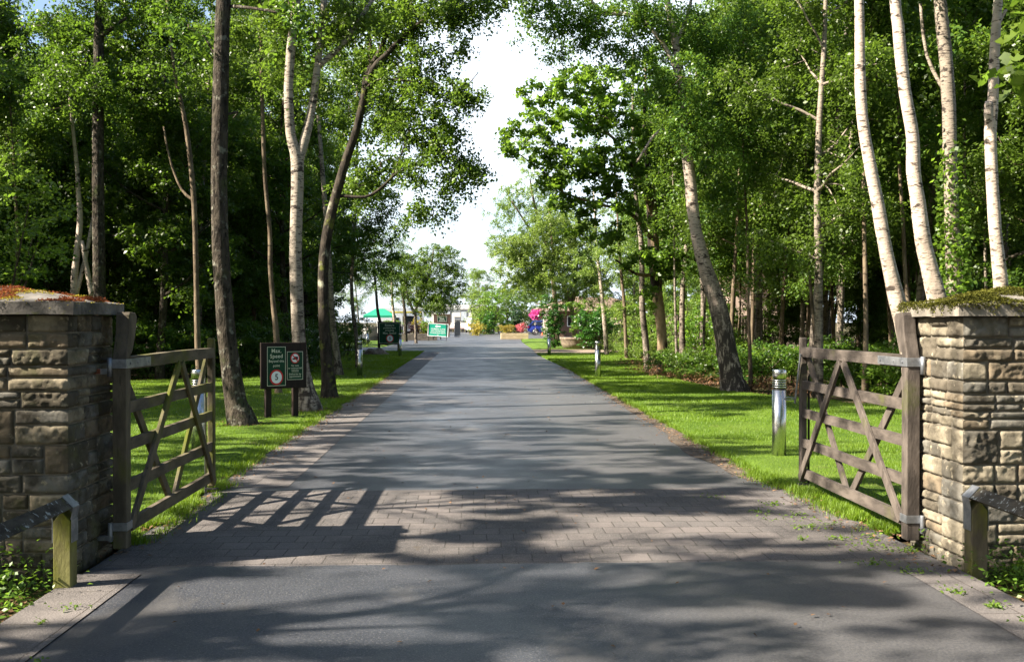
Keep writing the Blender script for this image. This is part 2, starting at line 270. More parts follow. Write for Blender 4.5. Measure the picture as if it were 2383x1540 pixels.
# ---------------------------------------------------------------- mesh helpers
class MB:
    def __init__(s): s.v = []; s.f = []; s.sm = []
    def add(s, vs, fs, smooth=False):
        k = len(s.v); s.v += [tuple(v) for v in vs]; s.f += [tuple(i + k for i in f) for f in fs]; s.sm += [smooth] * len(fs); return s
    def box(s, c, d, rot=None, top=1.0):
        x, y, z = (q / 2 for q in d); M = rot or Matrix.Identity(3); c = Vector(c)
        vs = [c + M @ Vector((sx * x * (top if sz > 0 else 1), sy * y * (top if sz > 0 else 1), sz * z)) for sz in (-1, 1) for sx, sy in ((-1, -1), (1, -1), (1, 1), (-1, 1))]
        return s.add(vs, [(3, 2, 1, 0), (4, 5, 6, 7), (0, 1, 5, 4), (1, 2, 6, 5), (2, 3, 7, 6), (3, 0, 4, 7)])
    def bar(s, a, b, wd, th, up=(1, 0, 0)):
        """box from a to b, wd across (perpendicular to up), th along up"""
        a = Vector(a); b = Vector(b); d = (b - a); L = d.length; d.normalize(); u = Vector(up); u = (u - d * u.dot(d)).normalized(); q = d.cross(u)
        M = Matrix((u, q, d)).transposed()
        return s.box((a + b) / 2, (th, wd, L), M)
    def tube(s, pts, rad, n=8, cap=True, jit=0.0, seed=0):
        pts = [Vector(p) for p in pts]; vs = []; fs = []
        prev = None
        for i, p in enumerate(pts):
            d = (pts[min(i + 1, len(pts) - 1)] - pts[max(i - 1, 0)])
            d = d.normalized() if d.length > 1e-9 else Vector((0, 0, 1))
            u = Vector((1, 0, 0)) if prev is None else prev
            u = u - d * u.dot(d)
            if u.length < 1e-3: u = Vector((0, 1, 0)) - d * d.y
            u.normalize(); prev = u; q = d.cross(u); r = rad[i] if hasattr(rad, '__len__') else rad
            for k in range(n):
                t = 2 * math.pi * k / n; o = u * math.cos(t) + q * math.sin(t)
                rr = r * (1 + (jit * noise.noise(p * 3.1 + o * 1.3 + Vector((seed, 0, 0))) if jit else 0))
                vs.append(p + o * rr)
        for i in range(len(pts) - 1):
            for k in range(n):
                fs.append((i * n + k, i * n + (k + 1) % n, (i + 1) * n + (k + 1) % n, (i + 1) * n + k))
        if cap: fs += [tuple(reversed(range(n))), tuple(range((len(pts) - 1) * n, len(pts) * n))]
        return s.add(vs, fs, True)
    def lathe(s, prof, n=24, c=(0, 0, 0), smooth=True):
        vs = []; fs = []; c = Vector(c)
        for r, z in prof:
            for k in range(n):
                t = 2 * math.pi * k / n; vs.append(c + Vector((r * math.cos(t), r * math.sin(t), z)))
        for i in range(len(prof) - 1):
            for k in range(n): fs.append((i * n + k, i * n + (k + 1) % n, (i + 1) * n + (k + 1) % n, (i + 1) * n + k))
        fs += [tuple(reversed(range(n))), tuple(range((len(prof) - 1) * n, len(prof) * n))]
        return s.add(vs, fs, smooth)
    def prism(s, poly, a, b, axis='y'):
        """extrude a 2D polygon between a and b; axis y: poly=(x,z), axis x: poly=(y,z), axis z: poly=(x,y)"""
        def P(p, t): return {'y': (p[0], t, p[1]), 'x': (t, p[0], p[1]), 'z': (p[0], p[1], t)}[axis]
        n = len(poly); vs = [P(p, a) for p in poly] + [P(p, b) for p in poly]
        fs = [(i, (i + 1) % n, n + (i + 1) % n, n + i) for i in range(n)] + [tuple(reversed(range(n))), tuple(range(n, 2 * n))]
        return s.add(vs, fs)
    def build(s, name, m, parent=None, loc=(0, 0, 0), bevel=0.0, off=None):
        me = bpy.data.meshes.new(name); v = s.v
        if off is not None: v = [(a - off[0], b - off[1], c - off[2]) for a, b, c in v]
        me.from_pydata(v, [], s.f); me.polygons.foreach_set('use_smooth', s.sm); me.materials.append(m); me.update()
        import bmesh
        bm = bmesh.new(); bm.from_mesh(me); bmesh.ops.recalc_face_normals(bm, faces=bm.faces); bm.to_mesh(me); bm.free()
        o = bpy.data.objects.new(name, me); C.objects.link(o); o.location = loc
        if parent: o.parent = parent
        if bevel:
            md = o.modifiers.new('bevel', 'BEVEL'); md.width = bevel; md.segments = 2; md.limit_method = 'ANGLE'
        return o
def tag(o, label=None, cat=None, group=None, kind=None):
    for k, v in (('label', label), ('category', cat), ('group', group), ('kind', kind)):
        if v: o[k] = v
    return o
def thing(name, label, cat, loc=(0, 0, 0), rz=0.0, group=None):
    o = bpy.data.objects.new(name, None); C.objects.link(o); o.location = loc; o.rotation_euler = (0, 0, rz); o.empty_display_size = 0.2
    return tag(o, label, cat, group)
def copy_tree(o, parent=None):
    c = o.copy(); C.objects.link(c)
    if parent: c.parent = parent
    for ch in list(o.children): copy_tree(ch, c)
    return c
def quads(name, V, tint, m, nper=4):
    """V: (n, nper, 3) array -> one mesh of n separate faces with a per-face tint"""
    n = len(V); me = bpy.data.meshes.new(name)
    me.vertices.add(n * nper); me.vertices.foreach_set('co', np.ascontiguousarray(V, dtype=np.float32).ravel())
    me.loops.add(n * nper); me.loops.foreach_set('vertex_index', np.arange(n * nper, dtype=np.int32))
    me.polygons.add(n); me.polygons.foreach_set('loop_start', np.arange(0, n * nper, nper, dtype=np.int32))
    me.update(calc_edges=True)
    a = me.attributes.new('tint', 'FLOAT', 'FACE'); a.data.foreach_set('value', np.clip(tint, 0, 1).astype(np.float32))
    me.materials.append(m); return me
def obj(name, me, parent=None, loc=(0, 0, 0)):
    o = bpy.data.objects.new(name, me); C.objects.link(o); o.location = loc
    if parent: o.parent = parent
    return o
def unit(a): return a / np.maximum(np.linalg.norm(a, axis=1, keepdims=True), 1e-9)
def leaves(name, P, size, m, seed=0, up=0.5, droop=0.3, aspect=0.62, tint=None, lobed=False):
    rg = np.random.default_rng(seed); n = len(P)
    N = rg.normal(size=(n, 3)); N[:, 2] = np.abs(N[:, 2]) + up; N = unit(N)
    A = rg.normal(size=(n, 3)); A[:, 2] -= droop; A = unit(A - N * (A * N).sum(1, keepdims=True)); B = np.cross(N, A)
    L = (size * rg.uniform(0.65, 1.3, n))[:, None]; wd = L * aspect * 0.5
    t = rg.uniform(0, 1, n) if tint is None else np.clip(tint + rg.normal(0, 0.18, n), 0, 1)
    f = N * L * 0.10
    if not lobed:
        V = np.stack([P, P + A * L * 0.45 + B * wd + f, P + A * L, P + A * L * 0.5 - B * wd + f], 1)
        return quads(name, V, t, m)
    V = np.stack([P, P + A * L * .22 + B * wd * .45, P + A * L * .30 + B * wd * .9 + f, P + A * L * .5 + B * wd * .55, P + A * L * .62 + B * wd * 1.05 + f, P + A * L * .85 + B * wd * .5,
                  P + A * L, P + A * L * .85 - B * wd * .5, P + A * L * .62 - B * wd * 1.05 + f, P + A * L * .5 - B * wd * .55, P + A * L * .30 - B * wd * .9 + f, P + A * L * .22 - B * wd * .45], 1)
    return quads(name, V, t, m, 12)
def cloud(rg, blobs, twig=0.22, per=22, fan=5, droop=0.25, jit=0.032):
    """leaf positions: blobs = (centre, radii, twigs); hubs in the blob send out short twigs, leaves sit along them in flat sprays"""
    P = []; T = []
    for c, r, n in blobs:
        m = int(round(n / fan + rg.uniform(-.3, .3)))
        if m < 1: continue
        u = unit(rg.normal(size=(m, 3))); hub = np.array(c) + u * (rg.uniform(0, 1, (m, 1)) ** 0.42) * np.array(r); ht = rg.uniform(0.1, 0.9, m)
        hub = np.repeat(hub, fan, 0); out = np.repeat(u, fan, 0); k = len(hub)
        d = rg.normal(size=(k, 3)) * np.array([1, 1, .35]) + out * np.array([.7, .7, .25]); d = unit(d); L = twig * rg.uniform(1.0, 3.0, k)
        cnt = np.maximum(3, rg.poisson(per, k)); idx = np.repeat(np.arange(k), cnt); f = rg.uniform(0, 1, len(idx)) ** .75
        q = hub[idx] + d[idx] * (L[idx] * f)[:, None] + rg.normal(size=(len(idx), 3)) * np.array([jit * 1.4, jit * 1.4, jit])
        q[:, 2] -= droop * L[idx] * f * f; P.append(q); T.append(np.repeat(ht, fan)[idx])
    return np.concatenate(P), np.concatenate(T)
M_DIRTD = mat('dark_dirt', (0.045, 0.034, 0.026), (0.11, 0.085, 0.062), 7, rough=0.95, layers=(((0.20, 0.14, 0.09), 40, .6, .68, (1, 1, 1)),), bmp=0.7, bscale=40)
MB_MOSSY = mat('mossy_dark_bark', (0.020, 0.016, 0.013), (0.058, 0.047, 0.036), 7, (1.5, 1.5, 0.6), 0.9, spec=0.15, layers=(((0.34, 0.33, 0.24), 1.6, 0.60, 0.68, (1, 1, .8)), ((0.12, 0.13, 0.03), 5.0, 0.6, 0.7, (1, 1, 1))), bmp=0.9, bscale=10, bdist=0.03)  # trunk's shade is in the dark tones; pale layer holds moss and sun patches
MB_BIRCH3 = birch_mat('buff_birch_bark', (0.38, 0.32, 0.26), (0.08, 0.06, 0.05), 0.02)
def cracked(name):
    m = birch_mat(name, (0.50, 0.41, 0.34), (0.075, 0.055, 0.045), 0.015); nt = m.node_tree
    for n in nt.nodes:
        if n.bl_idname == 'ShaderNodeMapRange' and abs(n.inputs['From Min'].default_value - 3.0) < 1e-6: n.inputs['From Min'].default_value = 3.6; n.inputs['From Max'].default_value = 1.3
        if n.bl_idname == 'ShaderNodeMapRange' and abs(n.inputs['From Min'].default_value - .40) < 1e-6 and abs(n.inputs['From Max'].default_value - .60) < 1e-6: n.inputs['From Min'].default_value = .34; n.inputs['From Max'].default_value = .50
    return m
MB_CRACK = cracked('cracked_birch_bark')

# ---------------------------------------------------------------- the setting: ground, road, paving, lawns
def lerp(tab, y):
    if y <= tab[0][0]: return tab[0][1]
    for (a, va), (b, vb) in zip(tab, tab[1:]):
        if y <= b: return va + (vb - va) * (y - a) / (b - a)
    return tab[-1][1]
XR = [(-12, 3.0), (6, 3.06), (9, 2.97), (10, 2.84), (17, 2.88), (30, 3.05), (46, 2.95), (48.5, 3.0), (57, 3.3), (75, 3.6), (88, 4.1), (90.5, 5.0), (91, 34), (150, 34)]
XL = [(-12, -2.07), (6.2, -2.07), (6.21, -2.44), (50, -2.62), (51, -2.75), (52.5, -3.4), (54, -5.2), (54.4, -20), (60, -20), (60.3, -5.6), (90, -5.6), (90.5, -5.6), (91, -34), (150, -34)]
def sheet(name, ys, fl, fr, z, m, nx=2, kind='structure', bumps=0.0, skirt=0.0, ragged=0.0, jag=0.0):
    vs = []; fs = []
    for y in ys:
        a, b = fl(y), fr(y)
        cols = [a + (b - a) * k / (nx - 1) for k in range(nx)]
        for k, x in enumerate(cols):
            e = ragged * noise.noise(Vector((y * 1.9, x * 0.3, z * 9))) if k in (0, nx - 1) else 0
            e += 0.4 * ragged * noise.noise(Vector((y * 7.0, x, 5))) if k in (0, nx - 1) else 0
            zz = z + bumps * noise.noise(Vector((x * 0.8, y * 0.8, 0))) + 0.5 * bumps * noise.noise(Vector((x * 2.3, y * 2.3, 4)))
            if skirt and k in (0, nx - 1): zz = z - skirt
            yy = y
            if jag and y in (ys[0], ys[-1]): zz = -0.003; yy += jag * (noise.noise(Vector((x * 2.1, y, 3))) + .6 * noise.noise(Vector((x * 9, y, 3))))
            vs.append((x + e, yy, zz))
    for i in range(len(ys) - 1):
        for k in range(nx - 1):
            fs.append((i * nx + k, i * nx + k + 1, (i + 1) * nx + k + 1, (i + 1) * nx + k))
    b = MB().add(vs, fs, True); o = b.build(name, m); o['kind'] = kind; return o
def span(a, b, step): n = max(1, int(round((b - a) / step))); return [a + (b - a) * i / n for i in range(n + 1)]

g = MB().add([(-1500, -1500, -0.07), (1500, -1500, -0.07), (1500, 1500, -0.07), (-1500, 1500, -0.07)], [(0, 1, 2, 3)]).build('ground', M_SOIL); g['kind'] = 'structure'
ys = sorted(set([y for y, _ in XR] + [y for y, _ in XL] + span(-12, 150, 3)))
sheet('road', ys, lambda y: lerp(XL, y), lambda y: lerp(XR, y), 0.0, M_ROAD, nx=2)
# block-paved band between the gates, and the paler strips along the edges
def wob(y, s): return 0.03 * noise.noise(Vector((y * 1.3, s, 0)))
sheet('paved_band', span(6.22, 9.42, 0.4), lambda y: -2.42, lambda y: lerp(XR, y) - 0.03, 0.004, M_SETTS, nx=60, jag=.06)
sheet('dirt_edge', span(9.6, 21, .3), lambda y: lerp(XR, y) - .16 + .14 * noise.noise(Vector((y * .9, 3, 0))) - .14 * max(0, 1 - abs(y - 12) / 3), lambda y: lerp(XR, y) + .05, .005, M_DIRTD, nx=3)
sheet('paving_strip', span(9.43, 51, 1.5), lambda y: -2.45 - 0.004 * (y - 9), lambda y: -1.78 + wob(y, 2), 0.004, M_STRIP, nx=2)
sheet('paving_strip', span(-12, 6.21, 1.0), lambda y: -2.46, lambda y: -2.07, 0.006, M_STRIP, nx=2)
sheet('paving_strip', span(-12, 6.21, 0.5), lambda y: 2.70, lambda y: 3.06, 0.005, M_STRIP, nx=2)
XWL = [(7, -14), (23, -14), (25, -10.5), (28, -6.6), (33, -5.6), (44, -6.6), (53, -7.5)]     # where the left lawn runs into the wood
XWR = [(7, 9.5), (15, 8.6), (19, 7.0), (21.5, 5.7), (30, 5.1), (36, 6.2), (44, 7.4), (48.5, 8)]
sheet('lawn', span(7.0, 52.5, 0.35), lambda y: lerp(XWL, y), lambda y: lerp([(7, -2.47), (50, -2.64), (51.5, -2.85), (52.5, -3.4)], y), 0.03, M_LAWN, nx=40, bumps=0.018, skirt=0.06, ragged=0.07)
sheet('lawn', span(60.5, 89.5, 0.7), lambda y: -11.0, lambda y: -5.65, 0.02, M_LAWN, nx=16, bumps=0.02, skirt=0.06, ragged=0.08)
sheet('lawn', span(7.2, 48.3, 0.35), lambda y: lerp(XR, y) + 0.0, lambda y: lerp(XWR, y), 0.03, M_LAWN, nx=34, bumps=0.018, skirt=0.06, ragged=0.09)
sheet('lawn', span(56.0, 90.2, 0.7), lambda y: lerp(XR, y) + 0.02, lambda y: 9.0, 0.02, M_LAWN, nx=14, bumps=0.02, skirt=0.06, ragged=0.08)
sheet('path', span(48.4, 55.9, 0.5), lambda y: lerp(XR, y) + 0.01, lambda y: 16, -0.01, M_DIRT, nx=20, bumps=0.02)

# ---------------------------------------------------------------- grass blades and ground cover
def on_sheet(xl, xr, y0, y1, n, rg):
    y = rg.uniform(y0, y1, n); a = np.array([lerp(xl, q) if not callable(xl) else xl(q) for q in y]); b = np.array([lerp(xr, q) if not callable(xr) else xr(q) for q in y])
    x = a + (b - a) * rg.uniform(0, 1, n); return x, y
def blades(x, y, z, h, wdt, rg, lean=0.5):
    n = len(x); P = np.stack([x, y, np.full(n, z)], 1); t = rg.uniform(0, 2 * np.pi, n); d = np.stack([np.cos(t), np.sin(t), np.zeros(n)], 1)
    q = np.stack([-np.sin(t), np.cos(t), np.zeros(n)], 1); hh = (h * rg.uniform(0.5, 1.3, n))[:, None]
    tip = P + d * hh * lean * rg.uniform(0.2, 1.2, (n, 1)) + np.array([0, 0, 1.0]) * hh
    return np.stack([P - q * wdt / 2, P + q * wdt / 2, tip], 1)
rg = np.random.default_rng(5)
V = []
XEL = lambda y: -2.46 - 0.004 * max(0, y - 9)
for (xl, xr, y0, y1, n, h, wd) in (
        (lambda y: max(-9.0, lerp(XWL, y)), XEL, 7.0, 15, 95000, 0.040, 0.008), (lambda y: max(-10.0, lerp(XWL, y)), XEL, 15, 27, 70000, 0.045, 0.013), (XWL, XEL, 27, 52, 45000, 0.05, 0.024),
        (lambda y: lerp(XR, y) + 0.02, XWR, 7.2, 15, 95000, 0.040, 0.008), (lambda y: lerp(XR, y) + 0.02, XWR, 15, 27, 60000, 0.045, 0.013), (lambda y: lerp(XR, y) + 0.02, XWR, 27, 48, 35000, 0.05, 0.024)):
    x, y = on_sheet(xl, xr, y0, y1, n, rg); V.append(blades(x, y, 0.015, h, wd, rg))
# longer tufts along the edges and under the gates
for (f, y0, y1, n, s) in ((lambda y: -2.47, 7.0, 9.6, 9000, 0.09), (lambda y: lerp(XR, y) + 0.06, 7.2, 10, 9000, 0.09), (lambda y: lerp(XR, y) + 0.05, 10, 30, 9000, 0.05), (XEL, 9.6, 30, 9000, 0.05)):
    y = rg.uniform(y0, y1, n); x = np.array([f(q) for q in y]) + rg.normal(0, s, n) * np.where(np.array([f(q) for q in y]) < 0, 1, 1)
    keep = np.array([noise.noise(Vector((a * 3, b * 3, 1))) for a, b in zip(x, y)]) > -0.05
    V.append(blades(x[keep], y[keep], -0.01, 0.075, 0.008, rg, 0.8))
V = np.concatenate(V); cen = V.mean(1)
tt = np.array([0.5 + 0.5 * noise.noise(Vector((a * 0.7, b * 0.7, 2))) for a, b in cen[:, :2]]) + rg.normal(0, 0.2, len(V))
o = obj('grass', quads('grass', V, tt, ML['grass'], 3)); tag(o, kind='stuff')

# leaf litter: verges, lawn edges, wood floor
P = []
def strew(f, y0, y1, n, s, z=0.012):
    y = rg.uniform(y0, y1, n); x = np.array([f(q) for q in y]) + rg.normal(0, s, n); P.append(np.stack([x, y, np.full(n, z) + rg.uniform(0, .01, n)], 1))
strew(lambda y: -2.40, 6.6, 30, 1500, 0.10); strew(lambda y: lerp(XR, y) - 0.08, 6, 34, 1700, 0.12); strew(lambda y: 0, 3, 24, 260, 1.6, 0.008)
strew(lambda y: -2.75, 2, 6.1, 1600, 0.22, -0.06); strew(lambda y: 3.45, 2, 6.1, 1500, 0.25, -0.06); strew(lambda y: lerp(XWR, y) + 0.25, 20, 45, 2600, 0.4, 0.03)
strew(lambda y: lerp(XWL, y), 23, 50, 3000, 0.6, 0.03)
for px_, py_ in ((566, 992), (722, 958), (767, 928), (1710, 912), (790, 862)):
    g_ = G(px_, py_); q = rg.normal(0, .22, (220, 3)); q[:, 2] = rg.uniform(.035, .06, 220); P.append(q + np.array((g_.x, g_.y, 0)))
Pq = np.concatenate(P); lm = leaves('fallen_leaves', Pq, 0.035, ML['litter'], 3, up=3.0, droop=0.0)
tag(obj('fallen_leaves', lm), kind='stuff')
# weeds: bright low tufts in the joints by the right gate, and leafy weeds at the foot of both pillars
P = []
for cx, cy, r, n in [(2.55, 8.35, .09, 60), (2.35, 8.0, .12, 70), (2.62, 7.9, .06, 40), (2.52, 7.4, .13, 110), (2.75, 7.5, .07, 40), (2.62, 7.0, .09, 70), (2.86, 7.05, .1, 60), (2.75, 6.72, .2, 100), (2.35, 7.0, .05, 30), (2.58, 6.25, .11, 80), (2.75, 6.05, .1, 70),
                     (2.85, 5.3, .06, 90), (2.9, 5.05, .07, 50), (2.95, 4.8, .04, 40), (2.78, 5.6, .08, 60), (2.5, 7.7, .2, 60), (2.95, 6.6, .08, 90), (2.1, 8.7, .1, 40), (-2.3, 7.6, .05, 20), (-2.2, 5.45, .1, 40), (-2.25, 5.2, .03, 20), (-2.36, 8.5, .08, 30), (-2.0, 4.6, .04, 16)]:
    n = int(n * .6); q = rg.normal(0, 1, (n, 3)) * np.array([r * .6, r * 0.4, 0]); q += np.array([cx, cy, 0.008]); q[:, 2] += rg.uniform(0, 0.02, n); P.append(q)
tag(obj('weeds', leaves('weeds', np.concatenate(P), 0.026, ML['lime'], 8, up=1.0)), kind='stuff')
P = []
for cx, cy, sx, sy, h, n in [(-2.95, 5.95, .22, .25, .17, 1500), (-3.2, 5.6, .3, .3, .12, 900), (-2.75, 5.6, .15, .2, .06, 260), (3.55, 6.0, .22, .2, .15, 1600), (3.75, 5.7, .3, .3, .14, 1500), (3.5, 5.5, .15, .25, .07, 350), (-2.9, 5.0, .2, .3, .05, 300), (3.18, 6.85, .05, .1, .16, 200)]:
    q = rg.normal(0, 1, (n, 3)) * np.array([sx, sy, 0]); q += np.array([cx, cy, -0.05]); q[:, 2] += np.abs(rg.normal(0, h * .6, n)); P.append(q)
tag(obj('weeds', leaves('weeds', np.concatenate(P), 0.034, ML['lime'], 9, up=0.8)), kind='stuff')

# ---------------------------------------------------------------- stone gate pillars
def pillar(name, label, x0, x1, y0, y1, H, seed, mstone, mcap, domeh, zc):
    rs = random.Random(seed); cx, cy = (x0 + x1) / 2, (y0 + y1) / 2
    t = thing(name, label, 'gate pillar', (cx, cy, 0))
    hx, hy = (x1 - x0) / 2, (y1 - y0) / 2
    MB().box((0, 0, H / 2 - 0.05), (2 * hx - 0.024, 2 * hy - 0.024, H + 0.08)).build('mortar_core', M_MORTAR, t)
    cs = []; z = -0.06
    while z < H - 0.05:
        h = rs.choice([0.05, 0.06, 0.07, 0.085, 0.10, 0.125]); 
        if H - z - h < 0.07: h = H - z
        cs.append((z, z + h)); z += h
    if len(cs) % 2: cs[-1:] = [(cs[-1][0], (cs[-1][0] + cs[-1][1]) / 2), ((cs[-1][0] + cs[-1][1]) / 2, cs[-1][1])]
    corner = {(p, k): rs.random() < 0.33 for p in range(len(cs) // 2) for k in range(4)}
    faces = [((-hx, -hy), (1, 0), (0, -1), 2 * hx), ((hx, -hy), (0, 1), (1, 0), 2 * hy), ((hx, hy), (-1, 0), (0, 1), 2 * hx), ((-hx, hy), (0, -1), (-1, 0), 2 * hy)]
    vs = []; fs = []; tint = []
    J = 0.0055
    def stone(fi, u0, u1, z0, z1, rough):
        o, du, dn, L = faces[fi]; ca, cb = u0 <= 0.001, u1 >= L - 0.001
        a, b = (0.0 if ca else u0 + J), (L if cb else u1 - J); c, d = z0 + J * .8, z1 - J * .8
        nu, nz = max(4, int((b - a) / 0.013)) + 2, max(4, int((d - c) / 0.013)) + 2
        gp = lambda lo_, hi_, i_, n_: lo_ if i_ == 0 else hi_ if i_ == n_ else lo_ + .005 + (hi_ - lo_ - .010) * (i_ - 1) / (n_ - 2)
        sd = rs.uniform(0, 90); amp = rough * rs.uniform(0.4, 1.3); base = rs.uniform(0.0, 0.007); k0 = len(vs); tn = rs.random()
        for j in range(nz + 1):
            for i in range(nu + 1):
                uu, zz = gp(a, b, i, nu), gp(c, d, j, nz)
                eu = min((uu - a) if not ca else 1, (b - uu) if not cb else 1); ez = min(zz - c, d - zz); e = min(eu, ez)
                prof = min(1.0, e / 0.009); prof = prof * (2 - prof)
                ec = min(uu if ca else 1, (L - uu) if cb else 1); pc = min(1.0, ec / 0.025)
                q = Vector((uu * 9 + sd, zz * 11, sd * 2 + fi))
                hgt = base * pc + amp * pc * (0.010 * noise.noise(q) + 0.014 * (0.35 - abs(noise.noise(q * 1.9)) * 1.5) + 0.008 * noise.noise(q * 5)) + 0.004 * amp * pc
                hgt = hgt * prof - (1 - prof) * 0.015
                wz = zz + (0.004 * noise.noise(q * 0.9) if ez > 0 else 0)
                vs.append((o[0] + du[0] * uu + dn[0] * hgt, o[1] + du[1] * uu + dn[1] * hgt, wz))
        for j in range(nz):
            for i in range(nu):
                q = k0 + j * (nu + 1) + i; fs.append((q, q + 1, q + nu + 2, q + nu + 1)); tint.append(tn)
    for fi in range(4):
        L = faces[fi][3]
        for p in range(len(cs) // 2):
            A, B = cs[2 * p], cs[2 * p + 1]; u = 0.0
            while u < L - 0.001:
                first = u == 0.0; wd = rs.uniform(0.15, 0.34)
                if L - u - wd < 0.14: wd = L - u
                last = u + wd >= L - 0.001
                big = rs.random() < 0.30
                if first: big = corner[(p, fi)]
                elif last: big = corner[(p, (fi + 1) % 4)]
                if big: stone(fi, u, u + wd, A[0], B[1], 1.25)
                else:
                    for z0, z1 in (A, B):
                        if wd > 0.28 and rs.random() < 0.45 and not (first or last):
                            s = wd * rs.uniform(0.35, 0.65); stone(fi, u, u + s, z0, z1, 0.9); stone(fi, u + s, u + wd, z0, z1, 0.9)
                        else: stone(fi, u, u + wd, z0, z1, 0.9)
                u += wd
    me = bpy.data.meshes.new('stonework'); me.from_pydata(vs, [], fs); me.polygons.foreach_set('use_smooth', [True] * len(fs)); me.update()
    at = me.attributes.new('tint', 'FLOAT', 'FACE'); at.data.foreach_set('value', tint); me.materials.append(mstone); obj('stonework', me, t)
    # cap slab: overhanging, low dome, chipped edges
    ov = 0.062; cxh, cyh = hx + ov, hy + ov; n = 40; th = 0.085
    def capz(u, v):
        q = max(abs(u), abs(v)) if False else (abs(u) ** 4 + abs(v) ** 4) ** 0.25
        return zc + th + domeh * (1 - min(1, q)) + 0.006 * noise.noise(Vector((u * 5, v * 5, seed))) + 0.003 * noise.noise(Vector((u * 15, v * 15, seed)))
    vs = []; fs = []
    for j in range(n + 1):
        for i in range(n + 1):
            u, v = -1 + 2 * i / n, -1 + 2 * j / n
            ex = 0.007 * noise.noise(Vector((v * 6, u * 6, seed + 3)))
            vs.append((u * (cxh + (ex if abs(u) == 1 else 0)), v * (cyh + (ex if abs(v) == 1 else 0)), capz(u, v) - (0.008 if max(abs(u), abs(v)) == 1 else 0)))
    for j in range(n):
        for i in range(n): q = j * (n + 1) + i; fs.append((q, q + 1, q + n + 2, q + n + 1))
    rim = [i for i in range(n + 1)] + [(j + 1) * (n + 1) + n for j in range(n)] + [n * (n + 1) + n - 1 - i for i in range(n)] + [(n - 1 - j) * (n + 1) for j in range(n - 1)]
    low = []
    for r_ in rim: x, y, z_ = vs[r_]; low.append(len(vs)); vs.append((x * 0.996, y * 0.996, zc + 0.004 * noise.noise(Vector((x * 9, y * 9, seed)))))
    for i in range(len(rim)): k = (i + 1) % len(rim); fs.append((rim[i], low[i], low[k], rim[k]))
    fs.append(tuple(reversed(low)))
    b = MB(); b.add(vs, fs, False); b.build('cap_stone', mcap, t)
    def moss(m, thr, sc_, size, cnt, sd, edge=0.0, up=1.5, hmax=0.02):
        rg = np.random.default_rng(sd); u = rg.uniform(-1, 1, cnt); v = rg.uniform(-1, 1, cnt); k = []
        for a, c in zip(u, v):
            nz = noise.noise(Vector((a * sc_ + sd, c * sc_, sd))) + 0.4 * noise.noise(Vector((a * sc_ * 3, c * sc_ * 3, sd)))
            if nz > thr: k.append((a * cxh, c * cyh, capz(a, c) + min(hmax, (nz - thr) * hmax * 2) * rg.uniform(0, 1) - 0.002))
        for _ in range(int(edge)):
            a = rg.uniform(-1, 1); s_ = rg.integers(0, 4); hang = abs(rg.normal(0, 0.028)) * max(0, noise.noise(Vector((a * 7, s_ * 3.0, sd))) + 0.35) * 2
            p = [(a * cxh, -cyh - 0.006), (cxh + 0.006, a * cyh), (a * cxh, cyh + 0.006), (-cxh - 0.006, a * cyh)][s_]
            k.append((p[0], p[1], zc + th - min(hang, th)))
        obj('moss', leaves('moss', np.array(k), size, m, sd, up=up, droop=0, aspect=0.5), t)
    return t, moss
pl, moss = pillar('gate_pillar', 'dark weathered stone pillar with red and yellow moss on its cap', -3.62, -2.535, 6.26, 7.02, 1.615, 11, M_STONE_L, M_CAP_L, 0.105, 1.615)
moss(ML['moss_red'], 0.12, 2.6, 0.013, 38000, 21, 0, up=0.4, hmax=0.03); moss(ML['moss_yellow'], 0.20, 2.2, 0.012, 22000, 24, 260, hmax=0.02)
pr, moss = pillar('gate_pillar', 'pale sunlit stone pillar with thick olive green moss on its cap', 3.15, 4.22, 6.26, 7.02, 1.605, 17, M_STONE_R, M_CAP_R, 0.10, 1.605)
moss(ML['moss_green'], -0.28, 1.9, 0.016, 34000, 33, 5200, up=0.6, hmax=0.03)

